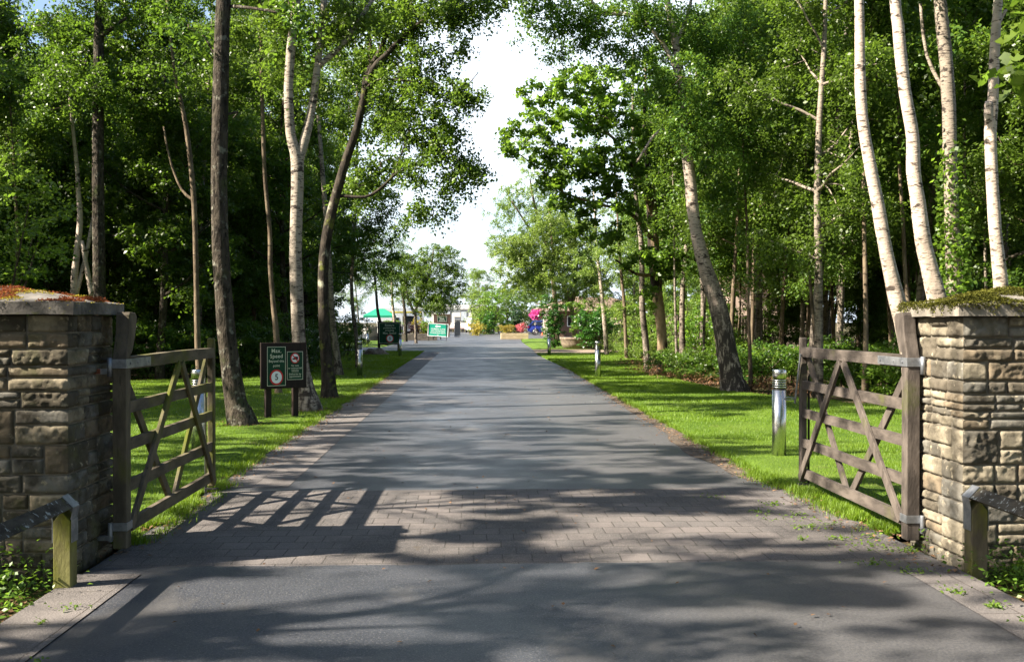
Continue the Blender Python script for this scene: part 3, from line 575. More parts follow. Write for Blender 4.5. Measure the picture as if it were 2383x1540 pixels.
# ---------------------------------------------------------------- five-bar gates, folded back along the drive
def gate(label, x, y, s, mw, mr):
    """hinge post at (x, y); leaf runs back along +Y; s = +1 where the drive lies at +X"""
    t = thing('field_gate', label, 'gate', (x, y, 0)); L = 2.27
    hz = 1.345
    prof = [(-0.048, 0.035), (0.048, 0.035), (0.048, hz), (0.085, hz + 0.02), (0.13, hz + 0.10), (0.165, hz + 0.19), (0.18, hz + 0.26), (0.15, hz + 0.285), (0.045, hz + 0.29), (0.03, hz + 0.27), (0.012, hz + 0.14), (-0.02, hz + 0.04), (-0.048, hz - 0.04)]
    MB().prism(prof, -0.046, 0.046, 'x').build('hinge_post', mw, t, bevel=0.006)
    MB().box((0, L + 0.02, 0.745), (0.060, 0.072, 1.35)).build('stile', mw, t, bevel=0.012)
    for z, h, th in ((1.288, 0.088, 0.068), (0.98, 0.078, 0.036), (0.72, 0.078, 0.036), (0.44, 0.078, 0.036), (0.16, 0.085, 0.036)):
        b = MB(); n = 14                                              # slightly bowed, hand-worn rails
        for i in range(n):
            a, c = 0.06 + (L - 0.02 - 0.06) * i / n, 0.06 + (L - 0.02 - 0.06) * (i + 1) / n
            f = lambda q: 0.004 * noise.noise(Vector((q * 1.5, z * 9, s)))
            vs = [(sx * th / 2, yy, z + sz * h / 2 + f(yy)) for yy in (a, c) for sx, sz in ((-1, -1), (1, -1), (1, 1), (-1, 1))]
            fs = [(0, 1, 5, 4), (1, 2, 6, 5), (2, 3, 7, 6), (3, 0, 4, 7)] + ([(3, 2, 1, 0)] if i == 0 else []) + ([(4, 5, 6, 7)] if i == n - 1 else [])
            b.add(vs, fs)
        b.build('rail', mr, t)
    zt, zb = 1.235, 0.125
    for xo, pts in ((s * 0.0325, ((0.075, zb + .03), (1.20, zt))), (s * 0.0325, ((L, zb - .02), (1.27, zt))), (-s * 0.0325, ((0.09, zt), (1.20, zb))), (-s * 0.0325, ((L - 0.03, zt), (1.24, zb)))):
        (ya, za), (yb, zb_) = pts
        MB().bar((xo, ya, za), (xo, yb, zb_), 0.075, 0.026, (1, 0, 0)).build('brace', mw, t, bevel=0.004)
    b = MB()                                                          # top strap: both cheeks and the wrap round the post
    for sx in (1, -1): b.box((sx * 0.050, 0.20, 1.285), (0.006, 0.50, 0.062))
    b.box((0, -0.053, 1.285), (0.106, 0.006, 0.062))
    for yy in (0.02, 0.17, 0.40): b.lathe([(0.010, 0), (0.010, 0.006), (0.004, 0.009)], 8, (0, 0, 0)) if False else b.box((s * 0.055, yy, 1.285), (0.010, 0.016, 0.016))
    b.build('hinge_strap', M_GALV, t, bevel=0.0015)
    b = MB()
    for sx in (1, -1): b.box((sx * 0.050, 0.0, 0.185), (0.006, 0.108, 0.055))
    b.box((0, -0.052, 0.185), (0.106, 0.006, 0.055)); b.box((0, 0.052, 0.185), (0.094, 0.006, 0.055)); b.box((-s * 0.057, -0.04, 0.185), (0.008, 0.03, 0.055))
    b.tube([(-s * 0.055, -0.068, 0.09), (-s * 0.055, -0.068, 0.215)], 0.016, 10); b.build('hinge_strap', M_GALV, t, bevel=0.0015)
    b = MB(); b.tube([(-s * 0.055, -0.068, 1.20), (-s * 0.055, -0.068, 1.325)], 0.017, 10); b.box((-s * 0.12, -0.068, 1.235), (0.15, 0.02, 0.036)); b.build('hinge_bracket', M_GALV, t)
    MB().box((-s * 0.135, -0.080, 1.236), (0.045, 0.012, 0.034)).build('bracket_clamp', M_RUST, t)
    b = MB(); b.box((-s * 0.12, -0.068, 0.115), (0.16, 0.03, 0.03)); b.build('hinge_bracket', M_GALV, t)
    b = MB(); b.tube([(-s * 0.052, L + 0.01, -0.03), (-s * 0.052, L + 0.01, 1.05), (-s * 0.075, L - 0.03, 1.12)], 0.011, 8); b.box((-s * 0.044, L + 0.01, 0.45), (0.012, 0.05, 0.03)); b.box((-s * 0.044, L + 0.01, 0.95), (0.012, 0.05, 0.03)); b.build('drop_bolt', M_GALV if s > 0 else M_BLACKMET, t)
    b = MB(); b.box((s * 0.01, L - 0.02, 0.055), (0.11, 0.06, 0.012)); b.build('foot_catch', M_BLACKMET, t)
    if s < 0:
        b = MB(); b.bar((s * 0.05, L - 0.06, 1.27), (s * 0.055, L + 0.085, 0.80), 0.030, 0.008, (1, 0, 0)); b.build('latch', M_GALV, t)
        b = MB(); b.tube([(s * 0.06 + s * 0.05 * (1 - math.cos(a)), L + 0.075, 0.845 + 0.012 * math.sin(a)) for a in [i * math.pi / 6 for i in range(13)]], 0.006, 6); b.build('latch_ring', M_GALV, t)
    return t
gate('weathered field gate green with algae, standing open beside the sign board lawn', -2.395, 6.80, 1, M_ALGAE, M_ALGAER)
gate('silvery brown field gate with steel latch bar, standing open beside the three white birches', 3.072, 6.85, -1, M_WOOD, M_WOODR)

# ---------------------------------------------------------------- knee-high arris rails in front of the pillars
def knee(label, x, y, mp):
    t = thing('knee_rail', label, 'rail fence', (x, y, 0))
    for yy in (0, -2.2, -4.4):
        MB().prism([(-0.050, -0.06), (0.050, -0.06), (0.050, 0.395), (0.0, 0.455), (-0.050, 0.395)], yy - 0.05, yy + 0.05, 'y').build('post', mp, t, bevel=0.004)
    a = 0.062
    b = MB(); n = 40
    for i in range(n):
        ya, yb = 0.075 - 4.6 * i / n, 0.075 - 4.6 * (i + 1) / n
        vs = [(dx * (1 + 0.05 * noise.noise(Vector((yy * 4, dx * 9, x)))), yy, 0.475 + dz * (1 + 0.05 * noise.noise(Vector((yy * 4, dz * 9, x + 3))))) for yy in (ya, yb) for dx, dz in ((0, -a * .5), (a, 0.0), (0, a), (-a, 0.0))]
        b.add(vs, [(0, 1, 5, 4), (1, 2, 6, 5), (2, 3, 7, 6), (3, 0, 4, 7)] + ([(3, 2, 1, 0)] if i == 0 else []) + ([(4, 5, 6, 7)] if i == n - 1 else []))
    b.build('rail', M_LICHEN, t)
    for yy in (0, -2.2, -4.4):
        b = MB()
        pts = [(-0.054, 0.27), (-0.054, 0.405), (-0.067, 0.478), (0, 0.545), (0.067, 0.478), (0.054, 0.405), (0.054, 0.27)]
        for p, q in zip(pts, pts[1:]): b.add([(p[0], yy - 0.045, p[1]), (p[0], yy + 0.045, p[1]), (q[0], yy + 0.045, q[1]), (q[0], yy - 0.045, q[1])], [(0, 1, 2, 3)])
        o = b.build('strap', M_GALV, t); md = o.modifiers.new('thick', 'SOLIDIFY'); md.thickness = 0.004; md.offset = 1
    return t
knee('low lichened timber rail on algae green posts in front of the dark mossy pillar', -2.425, 5.94, mat('green_mossy_post', (0.13, 0.12, 0.045), (0.21, 0.20, 0.075), 7, (1, 1, 0.4), 0.85, spec=0.2, layers=(((0.20, 0.21, 0.02), 3.0, 0.45, 0.62, (1, 1, 0.6)), ((0.06, 0.05, 0.03), 30, 0.6, 0.72, (1, 1, 0.2))), bmp=0.35, bscale=60))
knee('low brown timber rail on a post in front of the pale sunlit pillar', 3.135, 6.06, mat('algae_oak_brown', (0.085, 0.068, 0.05), (0.16, 0.13, 0.09), 9, (1, 1, 0.35), 0.85, spec=0.2, layers=(((0.15, 0.155, 0.02), 3.0, 0.44, 0.62, (1, 1, 0.6)),), bmp=0.35, bscale=60))

# ---------------------------------------------------------------- stainless bollard lights
def bollard():
    t = thing('bollard_light', 'x', 'bollard', (0, 0, 0)); r = 0.079
    MB().lathe([(r, -0.05), (r, 0.765)], 32).build('body', M_STEEL, t)
    MB().lathe([(r - 0.006, 0.765), (r - 0.006, 0.778)], 24).build('shadow_gap', M_BLACKMET, t)
    MB().lathe([(r - 0.022, 0.778), (r - 0.022, 0.90)], 24).build('lens', M_LENS, t)
    for k in range(4): z = 0.796 + k * 0.026; MB().lathe([(r - 0.020, z + 0.010), (r, z - 0.004), (r, z + 0.007), (r - 0.020, z + 0.013)], 32).build('louvre', M_STEEL, t)
    MB().lathe([(r - 0.02, 0.898), (r, 0.896), (r, 0.992), (r - 0.008, 1.0), (0.02, 1.003)], 32).build('cap', M_STEEL, t)
    return t
b0 = bollard()
BL = [((1813, 1066), 'large stainless bollard light on the lawn beside the silvery brown gate'), ((462, 1066), 'stainless bollard light seen through the bars of the algae green gate'),
      ((837, 877), 'stainless bollard light beside the drive just beyond the big sign board'), ((1391, 880), 'stainless bollard light on the lawn in front of the brambly wood edge'),
      ((931, 830), 'stainless bollard light standing in front of the small green speed sign'), ((1278, 828), 'stainless bollard light on the lawn beside the dirt path and hedge'),
      ((855, 806), 'pale bollard light by the plank fence on the far lawn')]
for i, ((px, py), lab) in enumerate(BL):
    o = b0 if i == 0 else copy_tree(b0); p = G(px, py, 0.0); o.location = (p.x, p.y, 0.02); tag(o, lab, 'bollard', 'bollard lights along the drive')
# black bollard and lantern post
p = G(915, 796); t = thing('black_bollard', 'short black bollard with white band at the corner of the grey sleeper bed', 'bollard', (p.x, p.y, 0))
MB().lathe([(0.09, -0.05), (0.09, 0.85), (0.11, 0.88), (0.08, 1.0), (0.03, 1.05)], 14).build('post', M_BLACKMET, t); MB().lathe([(0.094, 0.70), (0.094, 0.80)], 14).build('band', M_WHITE, t)
p = G(882, 798); t = thing('lantern_post', 'small white lantern box on a thin black post by the plank fence', 'lantern', (p.x, p.y, 0))
MB().lathe([(0.035, -0.05), (0.035, 0.7)], 10).build('post', M_BLACKMET, t); MB().box((0, 0, 0.93), (0.22, 0.22, 0.42)).build('lamp_box', M_VANWHITE, t, bevel=0.03); MB().box((0, 0, 1.155), (0.28, 0.28, 0.03)).build('lid', M_BLACKMET, t)

# ---------------------------------------------------------------- signs
def lettering(name, lines, m, parent, y=-0.004, bold=0.012):
    vs = []; fs = []
    for body, size, x, z, sx in lines:
        cu = bpy.data.curves.new('t', 'FONT'); cu.body = body; cu.size = size; cu.align_x = 'CENTER'; cu.align_y = 'CENTER'; cu.offset = bold * size; cu.extrude = 0.0008; cu.space_character = 1.08
        o = bpy.data.objects.new('t', cu); C.objects.link(o); dg = bpy.context.evaluated_depsgraph_get(); me = bpy.data.meshes.new_from_object(o.evaluated_get(dg))
        k = len(vs); vs += [(x + v.co.x * sx, y - v.co.z, z + v.co.y) for v in me.vertices]; fs += [tuple(i + k for i in f.vertices) for f in me.polygons]
        bpy.data.objects.remove(o); bpy.data.meshes.remove(me)
    return MB().add(vs, fs).build(name, m, parent)
def disc(b, cx, cz, r, y, n=40):
    b.add([(cx + r * math.cos(2 * math.pi * i / n), yy, cz + r * math.sin(2 * math.pi * i / n)) for yy in (y, y + 0.002) for i in range(n)], [tuple(range(n)), tuple(range(2 * n - 1, n - 1, -1))] + [(i, (i + 1) % n, n + (i + 1) % n, n + i) for i in range(n)])
def border(b, cx, cz, wd, hg, t_, y, d=0.003):
    for dx, dz, a, c in ((0, hg / 2 - t_ / 2, wd, t_), (0, -hg / 2 + t_ / 2, wd, t_), (-wd / 2 + t_ / 2, 0, t_, hg - 2 * t_), (wd / 2 - t_ / 2, 0, t_, hg - 2 * t_)):
        b.box((cx + dx, y, cz + dz), (a, d, c))
p = W(660, 900, 16.0)
S1 = thing('sign_board', 'dark brown two-post board with green speed limit and no vans panels', 'sign', (p.x, p.y, 0), R(30))
S1.scale = (0.88, 1, 1); zc = 0.865; bw = 0.86
MB().box((0, 0.0, zc), (bw, 0.045, 0.735)).build('backboard', M_SIGNWOOD, S1, bevel=0.006)
for sx in (-0.27, 0.24): MB().box((sx, 0.065, 0.30), (0.105, 0.085, 1.40)).build('post', M_SIGNWOOD, S1, bevel=0.005)
pa = MB().box((-0.145, -0.026, zc - 0.01), (0.345, 0.006, 0.625)).build('speed_panel', M_SIGNGREEN, S1)
b = MB(); border(b, -0.145, zc - 0.01, 0.345, 0.625, 0.008, -0.030); b.build('border', M_CREAM, pa)
lettering('lettering', [('Max.', 0.088, -0.145, zc + 0.235, 1.05), ('Speed', 0.088, -0.145, zc + 0.150, 1.05), ('Beyond this', 0.056, -0.145, zc + 0.072, 1.0), ('point', 0.056, -0.145, zc + 0.0, 1.0)], M_CREAM, pa, -0.0315)
b = MB(); disc(b, -0.145, zc - 0.185, 0.125, -0.032); b.build('red_ring', M_RED, pa)
b = MB(); disc(b, -0.145, zc - 0.185, 0.098, -0.036); b.build('white_disc', M_WHITE, pa)
lettering('numeral', [('5', 0.135, -0.145, zc - 0.185, 1.0)], M_BLACK, pa, -0.038)
pb = MB().box((0.205, -0.026, zc - 0.005), (0.30, 0.006, 0.455)).build('van_panel', M_SIGNGREEN, S1)
b = MB(); border(b, 0.205, zc - 0.005, 0.30, 0.455, 0.007, -0.030); b.build('border', M_CREAM, pb)
b = MB(); disc(b, 0.205, zc + 0.115, 0.085, -0.032); b.build('red_ring', M_RED, pb)
b = MB(); disc(b, 0.205, zc + 0.115, 0.068, -0.036); b.build('white_disc', M_WHITE, pb)
b = MB(); b.prism([(0.150, zc + 0.092), (0.258, zc + 0.092), (0.258, zc + 0.14), (0.185, zc + 0.14), (0.185, zc + 0.118), (0.155, zc + 0.110)], -0.040, -0.038, 'y'); b.build('lorry_symbol', M_BLACK, pb)
b = MB(); b.bar((0.158, -0.042, zc + 0.163), (0.252, -0.042, zc + 0.067), 0.018, 0.002, (0, 1, 0)); b.build('red_bar', M_RED, pb)
lettering('lettering', [('No vans', 0.040, 0.205, zc - 0.005, 1), ('or commercial', 0.040, 0.205, zc - 0.045, 1), ('vehicles', 0.040, 0.205, zc - 0.082, 1), ('Deliveries by', 0.040, 0.205, zc - 0.142, 1), ('appointment', 0.040, 0.205, zc - 0.180, 1)], M_CREAM, pb, -0.0315)
b = MB(); b.box((0.205, -0.0315, zc - 0.112), (0.13, 0.003, 0.004)); b.build('rule', M_CREAM, pb)
p = G(906, 820)
S2 = thing('sign_board', 'small green two-post speed sign at the mouth of the side road', 'sign', (p.x, p.y, 0), R(22))
MB().box((0, 0, 0.98), (1.22, 0.05, 1.15)).build('backboard', M_SIGNWOOD, S2, bevel=0.006)
for sx in (-0.52, 0.52): MB().box((sx, 0.07, 0.45), (0.11, 0.09, 1.1)).build('post', M_SIGNWOOD, S2)
pa = MB().box((0, -0.029, 0.98), (1.08, 0.006, 1.02)).build('green_panel', M_SIGNGREEN, S2)
b = MB(); border(b, 0, 0.98, 1.08, 1.02, 0.014, -0.034); b.build('border', M_CREAM, pa)
lettering('lettering', [('Beware', 0.15, 0, 1.38, 1), ('pedestrians', 0.13, 0, 1.25, 1), ('crossing', 0.13, 0, 1.12, 1), ('Max. Speed', 0.14, 0, 0.98, 1)], M_CREAM, pa, -0.035)
b = MB(); disc(b, 0.02, 0.71, 0.20, -0.036); b.build('red_ring', M_RED, pa)
b = MB(); disc(b, 0.02, 0.71, 0.155, -0.040); b.build('white_disc', M_WHITE, pa)
lettering('numeral', [('5', 0.20, 0.02, 0.71, 1.0)], M_BLACK, pa, -0.043)

# ---------------------------------------------------------------- trees
def smooth(pts, rad, k=3):
    P = [Vector(p) for p in pts]; out = []; ro = []
    for i in range(len(P) - 1):
        a, b, c, d = P[max(i - 1, 0)], P[i], P[i + 1], P[min(i + 2, len(P) - 1)]
        for j in range(k):
            t = j / k; out.append(0.5 * ((2 * b) + (c - a) * t + (2 * a - 5 * b + 4 * c - d) * t * t + (3 * b - a - 3 * c + d) * t ** 3)); ro.append(rad[i] + (rad[i + 1] - rad[i]) * t)
    out.append(P[-1]); ro.append(rad[-1]); return out, ro
def limb(b, rg, p, d, L, r, depth, blobs, dens, br, curl=0.25, lift=0.12, nsub=4, seg=5):
    """a limb with wobble and sub-limbs; leaf clumps gather round its outer half"""
    pts = [Vector(p)]; rad = [r]; d = Vector(d).normalized()
    for i in range(seg):
        d = (d + Vector(rg.normal(0, curl, 3)) * 0.6 + Vector((0, 0, lift))).normalized(); pts.append(pts[-1] + d * (L / seg)); rad.append(max(0.006, r * (1 - 0.85 * (i + 1) / seg)))
    b.tube(pts, rad, 6 if depth > 1 else 4, False)
    for i in range(2, seg + 1):
        if depth <= 1 or i > seg - 2: blobs.append((pts[i], (br, br, br * 0.7), dens))
    if depth > 1:
        for k in range(nsub):
            i = 1 + int(rg.integers(0, seg - 1)); q = pts[i]; sd = (d + Vector(rg.normal(0, 0.8, 3))).normalized(); sd.z = sd.z * 0.6 + 0.1
            limb(b, rg, q, sd, L * rg.uniform(0.35, 0.6), rad[i] * 0.6, depth - 1, blobs, dens, br, curl, lift, nsub, 4)
CROWN = {}
def species(kind, seed):
    rg = np.random.default_rng(seed); b = MB(); blobs = []
    K = {'birch': dict(H=13.0, r=.105, z0=3.2, R=2.1, nb=20, leaf='birch', ls=.074, bark=MB_BIRCH2, dens=11, br=.46, lift=.03, slope=.7, per=17, droop=1.0, name='birch_tree'),
         'broad': dict(H=11.0, r=.13, z0=2.0, R=2.7, nb=22, leaf='dark', ls=.100, bark=MB_DARK, dens=11, br=.50, lift=.10, slope=.35, per=15, droop=.5, name='woodland_tree'),
         'thin': dict(H=10.5, r=.07, z0=3.4, R=1.5, nb=16, leaf='birch', ls=.078, bark=MB_BROWN, dens=11, br=.44, lift=.05, slope=.6, per=15, droop=.8, name='young_tree'),
         'pole': dict(H=9.5, r=.048, z0=4.6, R=1.0, nb=11, leaf='birch', ls=.085, bark=(MB_BROWN if seed % 2 else MB_BIRCH2), dens=7, br=.40, lift=.05, slope=.8, per=11, droop=.8, name='young_tree'),
         'under': dict(H=4.8, r=.05, z0=0.5, R=1.7, nb=22, leaf='dark', ls=.085, bark=MB_TWIG, dens=9, br=.42, lift=.12, slope=.5, per=13, droop=.3, name='understorey_tree'),
         'pale': dict(H=10.0, r=.15, z0=1.7, R=3.3, nb=24, leaf='pale', ls=.085, bark=MB_BROWN, dens=13, br=.6, lift=.03, slope=.5, per=15, droop=.9, name='birch_tree')}[kind]
    H, r = K['H'] * rg.uniform(.92, 1.08), K['r'] * rg.uniform(.85, 1.2)
    n = 9; pts = [Vector((0, 0, -0.1))]; rad = [r * 1.35]; off = Vector((0, 0, 0)); dr = Vector((*rg.normal(0, .05, 2), 0))
    for i in range(1, n + 1):
        dr += Vector((*rg.normal(0, .035, 2), 0)); dr *= 0.9; off += dr * H / n; pts.append(Vector((off.x, off.y, H * i / n))); rad.append(max(.012, r * (1 - .92 * (i / n) ** 1.15)))
    pts, rad = smooth(pts, rad, 2); b.tube(pts, rad, 9, True, .10, seed)
    for k in range(K['nb']):
        f = (k + rg.uniform(0, 1)) / K['nb']; z = K['z0'] + (H * .97 - K['z0']) * f
        i = min(range(len(pts)), key=lambda q: abs(pts[q].z - z)); a = k * 2.399 + rg.uniform(-.5, .5)
        prof = (0.55 + 0.45 * math.sin(math.pi * min(1, f * 1.3 + .12))) if f < .7 else max(.25, 1.0 - (f - .7) * 2.3)
        L = K['R'] * prof * rg.uniform(.75, 1.2)
        limb(b, rg, pts[i], (math.cos(a), math.sin(a), K['slope'] * (0.4 + f)), L, min(rad[i] * .6, .055), 2, blobs, K['dens'], K['br'], .28, K['lift'], 3, 5)
    P, t = cloud(rg, blobs, K.get('tw', .17), K['per'], 4, K['droop'] * .5)
    if K['droop'] > .7:
        P[:, 2] -= np.abs(rg.normal(0, .16, len(P)))
    root = thing(K['name'], 'x', 'tree'); b.build('trunk', K['bark'], root)
    obj('crown', leaves('crown', P, K['ls'] * 1.12, ML[K['leaf']], seed, up=.25, droop=K['droop'], tint=t), root)
    CROWN[root.name] = (P, t, K); return root
def shrub(name, label, cat, loc, r, h, leafk, size, n, seed, group=None, stems=7, twig=.10):
    """a bush: stems and a leafy mass with an uneven top"""
    rg = np.random.default_rng(seed); t = thing(name, label, cat, loc, 0, group); b = MB(); blobs = []
    for k in range(stems):
        a = k * 2.4 + rg.uniform(0, 1); L = h * rg.uniform(.55, 1.0); q = r * rg.uniform(.25, .8)
        pts = [Vector((0.12 * r * math.cos(a), .12 * r * math.sin(a), -.05)), Vector((q * .5 * math.cos(a), q * .5 * math.sin(a), L * .5)), Vector((q * math.cos(a), q * math.sin(a), L))]
        b.tube(pts, [.02 * h ** .5, .014 * h ** .5, .006], 5, False)
        for p, s in ((pts[1], .55), (pts[2], .42)): blobs.append((p, (r * s, r * s, h * s * .62), n / (stems * 2) / 13))
    b.build('stems', MB_TWIG, t); P, tt = cloud(rg, blobs, twig, 13, 4, .1); P[:, 2] = np.maximum(P[:, 2], .02)
    obj('foliage', leaves('foliage', P, size, ML[leafk], seed, up=.4, droop=.2, tint=tt), t); return t
DENS = 3.0
def hero(name, label, pts, Y, bark, top=(), limbs=(), blobs=(), leaf='birch', ls=.074, seed=1, per=18, twig=.17, droop=.8, jit=.08, cat='tree', group=None, sides=12, lobed=False, dk=1.0):
    """a tree set out from its trunk line: pts = (px, py, width px) at distance Y, then top = offsets in metres (dx, dy, dz, radius)"""
    s = pxm(Y); w0 = W(pts[0][0], pts[0][1], Y); base = Vector((w0.x, w0.y, 0.0))
    P = [W(x, y, Y) for x, y, _ in pts]; r = [wd / 2 / s for _, _, wd in pts]
    P[0].z = min(P[0].z, 0.0); up_ = (P[1] - P[0]).normalized(); P.insert(1, P[0] + up_ * .22); r.insert(1, r[0]); r[0] *= 1.22; P.insert(0, P[0] + Vector((0, 0, -.15))); r.insert(0, r[0] * 1.1)
    for dx, dy, dz, rr in top: P.append(P[-1] + Vector((dx, dy, dz))); r.append(rr)
    b = MB(); q, rq = smooth(P, r, 3); b.tube(q, rq, sides, True, jit, seed); rg = np.random.default_rng(seed)
    for L in limbs:
        lp = [W(x, y, Y) + Vector((0, dy, 0)) for x, y, _, dy in L]; lr = [wd / 2 / s for _, _, wd, _ in L]; a, c = smooth(lp, lr, 3); b.tube(a, c, 8, True, jit, seed)
    t = thing(name, label, cat, base, 0, group); b.build('trunk', bark, t, off=base)
    bl = []; tw = MB()
    for x, y, rx, ry, dy, n in blobs:
        c = W(x, y, Y) + Vector((0, dy, 0)); R_ = rx / s; bl.append((c - base, (R_, R_ * .9, ry / s), n))
        for k in range(int(max(2, n / 12))):                         # twigs through the clump
            d = Vector(rg.normal(0, 1, 3)).normalized(); e = c + Vector((d.x * R_, d.y * R_ * .9, d.z * ry / s)) * .9; m_ = (c + e) / 2 + Vector(rg.normal(0, .08, 3)); tw.tube([c, m_, e], [.012, .008, .003], 4, False)
    if bl:
        if tw.v: tw.build('twig_sprays', MB_TWIG, t, off=base)
        Pq, tt = cloud(rg, [(c_, r_, n_ * DENS * dk) for c_, r_, n_ in bl], twig, per, 5, .5 if droop > .7 else .2)
        if droop > .7: Pq[:, 2] -= np.abs(rg.normal(0, .10, len(Pq)))
        obj('crown', leaves('crown', Pq, ls, ML[leaf], seed, up=.25, droop=droop, tint=tt, lobed=lobed), t)
    return t
def topblobs(Y, x, spread, zs, n, seed):
    """clumps above the picture's upper edge, in pixels at distance Y"""
    rg = np.random.default_rng(seed); out = []
    for k in range(n):
        f = rg.uniform(0, 1); py = zs[0] + (zs[1] - zs[0]) * f; q = spread * (1 - .6 * f)
        out.append((x + rg.uniform(-q, q), py, spread * .33, spread * .26, rg.uniform(-1.3, 1.3), 26))
    return out
# the trees along the left lawn
hero('dark_tree', 'thick dark-barked tree standing in front of the sign board, close to the drive', [(566, 992, 62), (548, 930, 50), (530, 800, 42), (521, 700, 41), (513, 560, 39), (510, 400, 37), (514, 200, 37), (520, 0, 34)], 14.9, MB_DARK,
     [(.1, .1, 1.6, .10), (.1, -.1, 2.0, .07), (-.1, 0, 2.2, .03)], [[(536, 15, 8, 0), (600, 35, 7, -.3), (665, 55, 5, -.5)], [(524, 268, 7, 0), (545, 255, 5, .2), (528, 262, 3, .4)], [(500, 130, 5, 0), (470, 80, 4, .1), (440, 62, 3, .2)]],
     topblobs(14.9, 520, 220, (-120, -700), 12, 3) + [(690, 60, 40, 30, -.5, 8), (430, 60, 40, 30, .2, 8)], seed=11, leaf='dark', ls=.075)
hero('birch_tree', 'pale birch forking into two white stems right behind the sign board', [(722, 958, 50), (712, 900, 38), (702, 850, 34), (694, 760, 31), (688, 600, 29), (690, 500, 28), (692, 380, 30), (676, 310, 22), (672, 200, 22), (680, 80, 20), (690, 0, 19)], 17.3, MB_BIRCH3,
     [(.1, .1, 1.6, .06), (0, .1, 2.0, .03)], [[(692, 385, 24, 0), (712, 310, 22, .05), (728, 220, 18, .1), (740, 120, 16, .1), (752, 0, 15, .1), (760, -120, 11, .2)], [(740, 150, 14, .1), (790, 100, 14, .2), (822, 50, 13, .3), (850, 0, 12, .4), (900, -90, 8, .6)]],
     topblobs(17.3, 700, 200, (-60, -520), 12, 5) + [(700, 60, 60, 45, .3, 26), (640, 120, 50, 60, .6, 22), (770, 40, 70, 50, .3, 30), (735, 190, 40, 40, .4, 14), (650, 20, 50, 40, .2, 20), (820, 10, 70, 40, .2, 26)], seed=13)
hero('birch_tree', 'tree with a sunlit mossy foot and dark crooked limbs reaching over the drive', [(767, 928, 36), (764, 880, 33), (757, 800, 26), (752, 700, 24), (754, 600, 24), (766, 520, 24), (786, 440, 22), (806, 370, 20), (830, 300, 18), (848, 220, 17), (856, 170, 15)], 20.2, MB_MOSSY,
     [(.25, .1, .5, .05), (.3, .1, .8, .03)], [[(848, 225, 15, 0), (868, 165, 14, -.1), (905, 130, 12, -.2), (938, 98, 10, -.3), (990, 60, 8, -.4), (1050, 18, 6, -.5), (1110, -40, 4, -.6)], [(938, 100, 8, -.3), (900, 85, 7, -.1), (860, 75, 6, .1)],
      [(856, 178, 10, 0), (858, 100, 9, .3), (850, 0, 8, .4), (852, -120, 5, .5)], [(846, 212, 6, 0), (880, 195, 5, -.3), (930, 200, 4, -.5), (1000, 215, 3, -.6)], [(786, 455, 9, 0), (850, 460, 7, -.1), (890, 440, 7, -.2), (930, 405, 6, -.3), (985, 380, 4, -.4)], [(910, 425, 5, -.25), (935, 370, 4, -.3), (955, 310, 3, -.3)]],
     [(890, 100, 70, 60, .3, 60), (970, 45, 80, 50, -.3, 70), (1060, 25, 70, 40, -.4, 46), (1130, 15, 45, 35, -.5, 18), (930, 190, 70, 45, -.2, 50), (1020, 230, 75, 42, -.5, 56), (1085, 220, 42, 30, -.6, 22), (985, 140, 60, 40, -.3, 34), (1050, 110, 42, 30, -.4, 10), (950, 300, 65, 45, -.2, 42), (1030, 330, 65, 45, -.4, 44), (1080, 385, 48, 38, -.4, 40), (985, 390, 60, 35, -.3, 26), (1060, 430, 40, 28, -.3, 16),
      (900, 270, 60, 55, .4, 36), (880, 370, 70, 50, .5, 36), (830, 420, 70, 60, .8, 40), (960, 490, 48, 32, .2, 14), (1010, 490, 28, 30, 0, 9), (830, 130, 60, 50, .4, 36), (800, 250, 60, 70, .8, 40), (905, 20, 70, 40, .2, 46)] + topblobs(20.2, 930, 240, (-40, -380), 12, 7), seed=17, per=17, twig=.13, ls=.074)
hero('young_tree', 'thin brown-stemmed tree whose lit stem drops behind the sign board top', [(648, 905, 16), (643, 780, 14), (634, 690, 11), (629, 620, 11), (628, 540, 10), (617, 420, 9), (612, 300, 9), (607, 100, 8), (604, 0, 7)], 21.5, MB_BROWN, [(0, 0, 2, .02)], [], topblobs(21.5, 605, 130, (150, -300), 9, 8), seed=19)
hero('young_tree', 'thin dark stem leaning between the thick dark tree and the dark mossy pillar', [(466, 870, 16), (460, 800, 14), (457, 660, 12), (452, 480, 12), (438, 330, 11), (420, 230, 9), (405, 160, 7)], 24.5, MB_BROWN, [(-.2, 0, 2, .02)], [[(455, 470, 8, 0), (420, 440, 6, .1), (390, 370, 5, .2), (372, 290, 4, .3)]], topblobs(24.5, 420, 150, (250, -200), 10, 9), seed=23, leaf='dark')
hero('dark_tree', 'dark tree rising straight behind the dark mossy pillar', [(232, 900, 34), (232, 800, 30), (231, 650, 28), (229, 480, 27), (228, 300, 25), (230, 100, 23), (232, 0, 21)], 25.0, MB_DARK, [(0, 0, 2.2, .08), (0, 0, 2.5, .03)], [[(230, 90, 12, 0), (270, 70, 9, -.2), (305, 50, 5, -.3)]], topblobs(25, 230, 220, (250, -300), 16, 10), seed=27, leaf='dark', ls=.08)
hero('birch_tree', 'sunlit bent multi-stemmed birch low behind the dark mossy pillar', [(175, 880, 20), (172, 680, 16), (178, 600, 15), (186, 520, 13), (183, 450, 11), (178, 380, 9)], 26, MB_BIRCH, [(-.2, 0, 2, .03)], [[(176, 690, 12, 0), (195, 600, 10, .1), (215, 500, 8, .1), (222, 430, 6, .2)], [(215, 690, 14, 0), (205, 640, 12, 0), (190, 560, 10, 0)]], topblobs(26, 180, 150, (330, 0), 9, 12), seed=29)
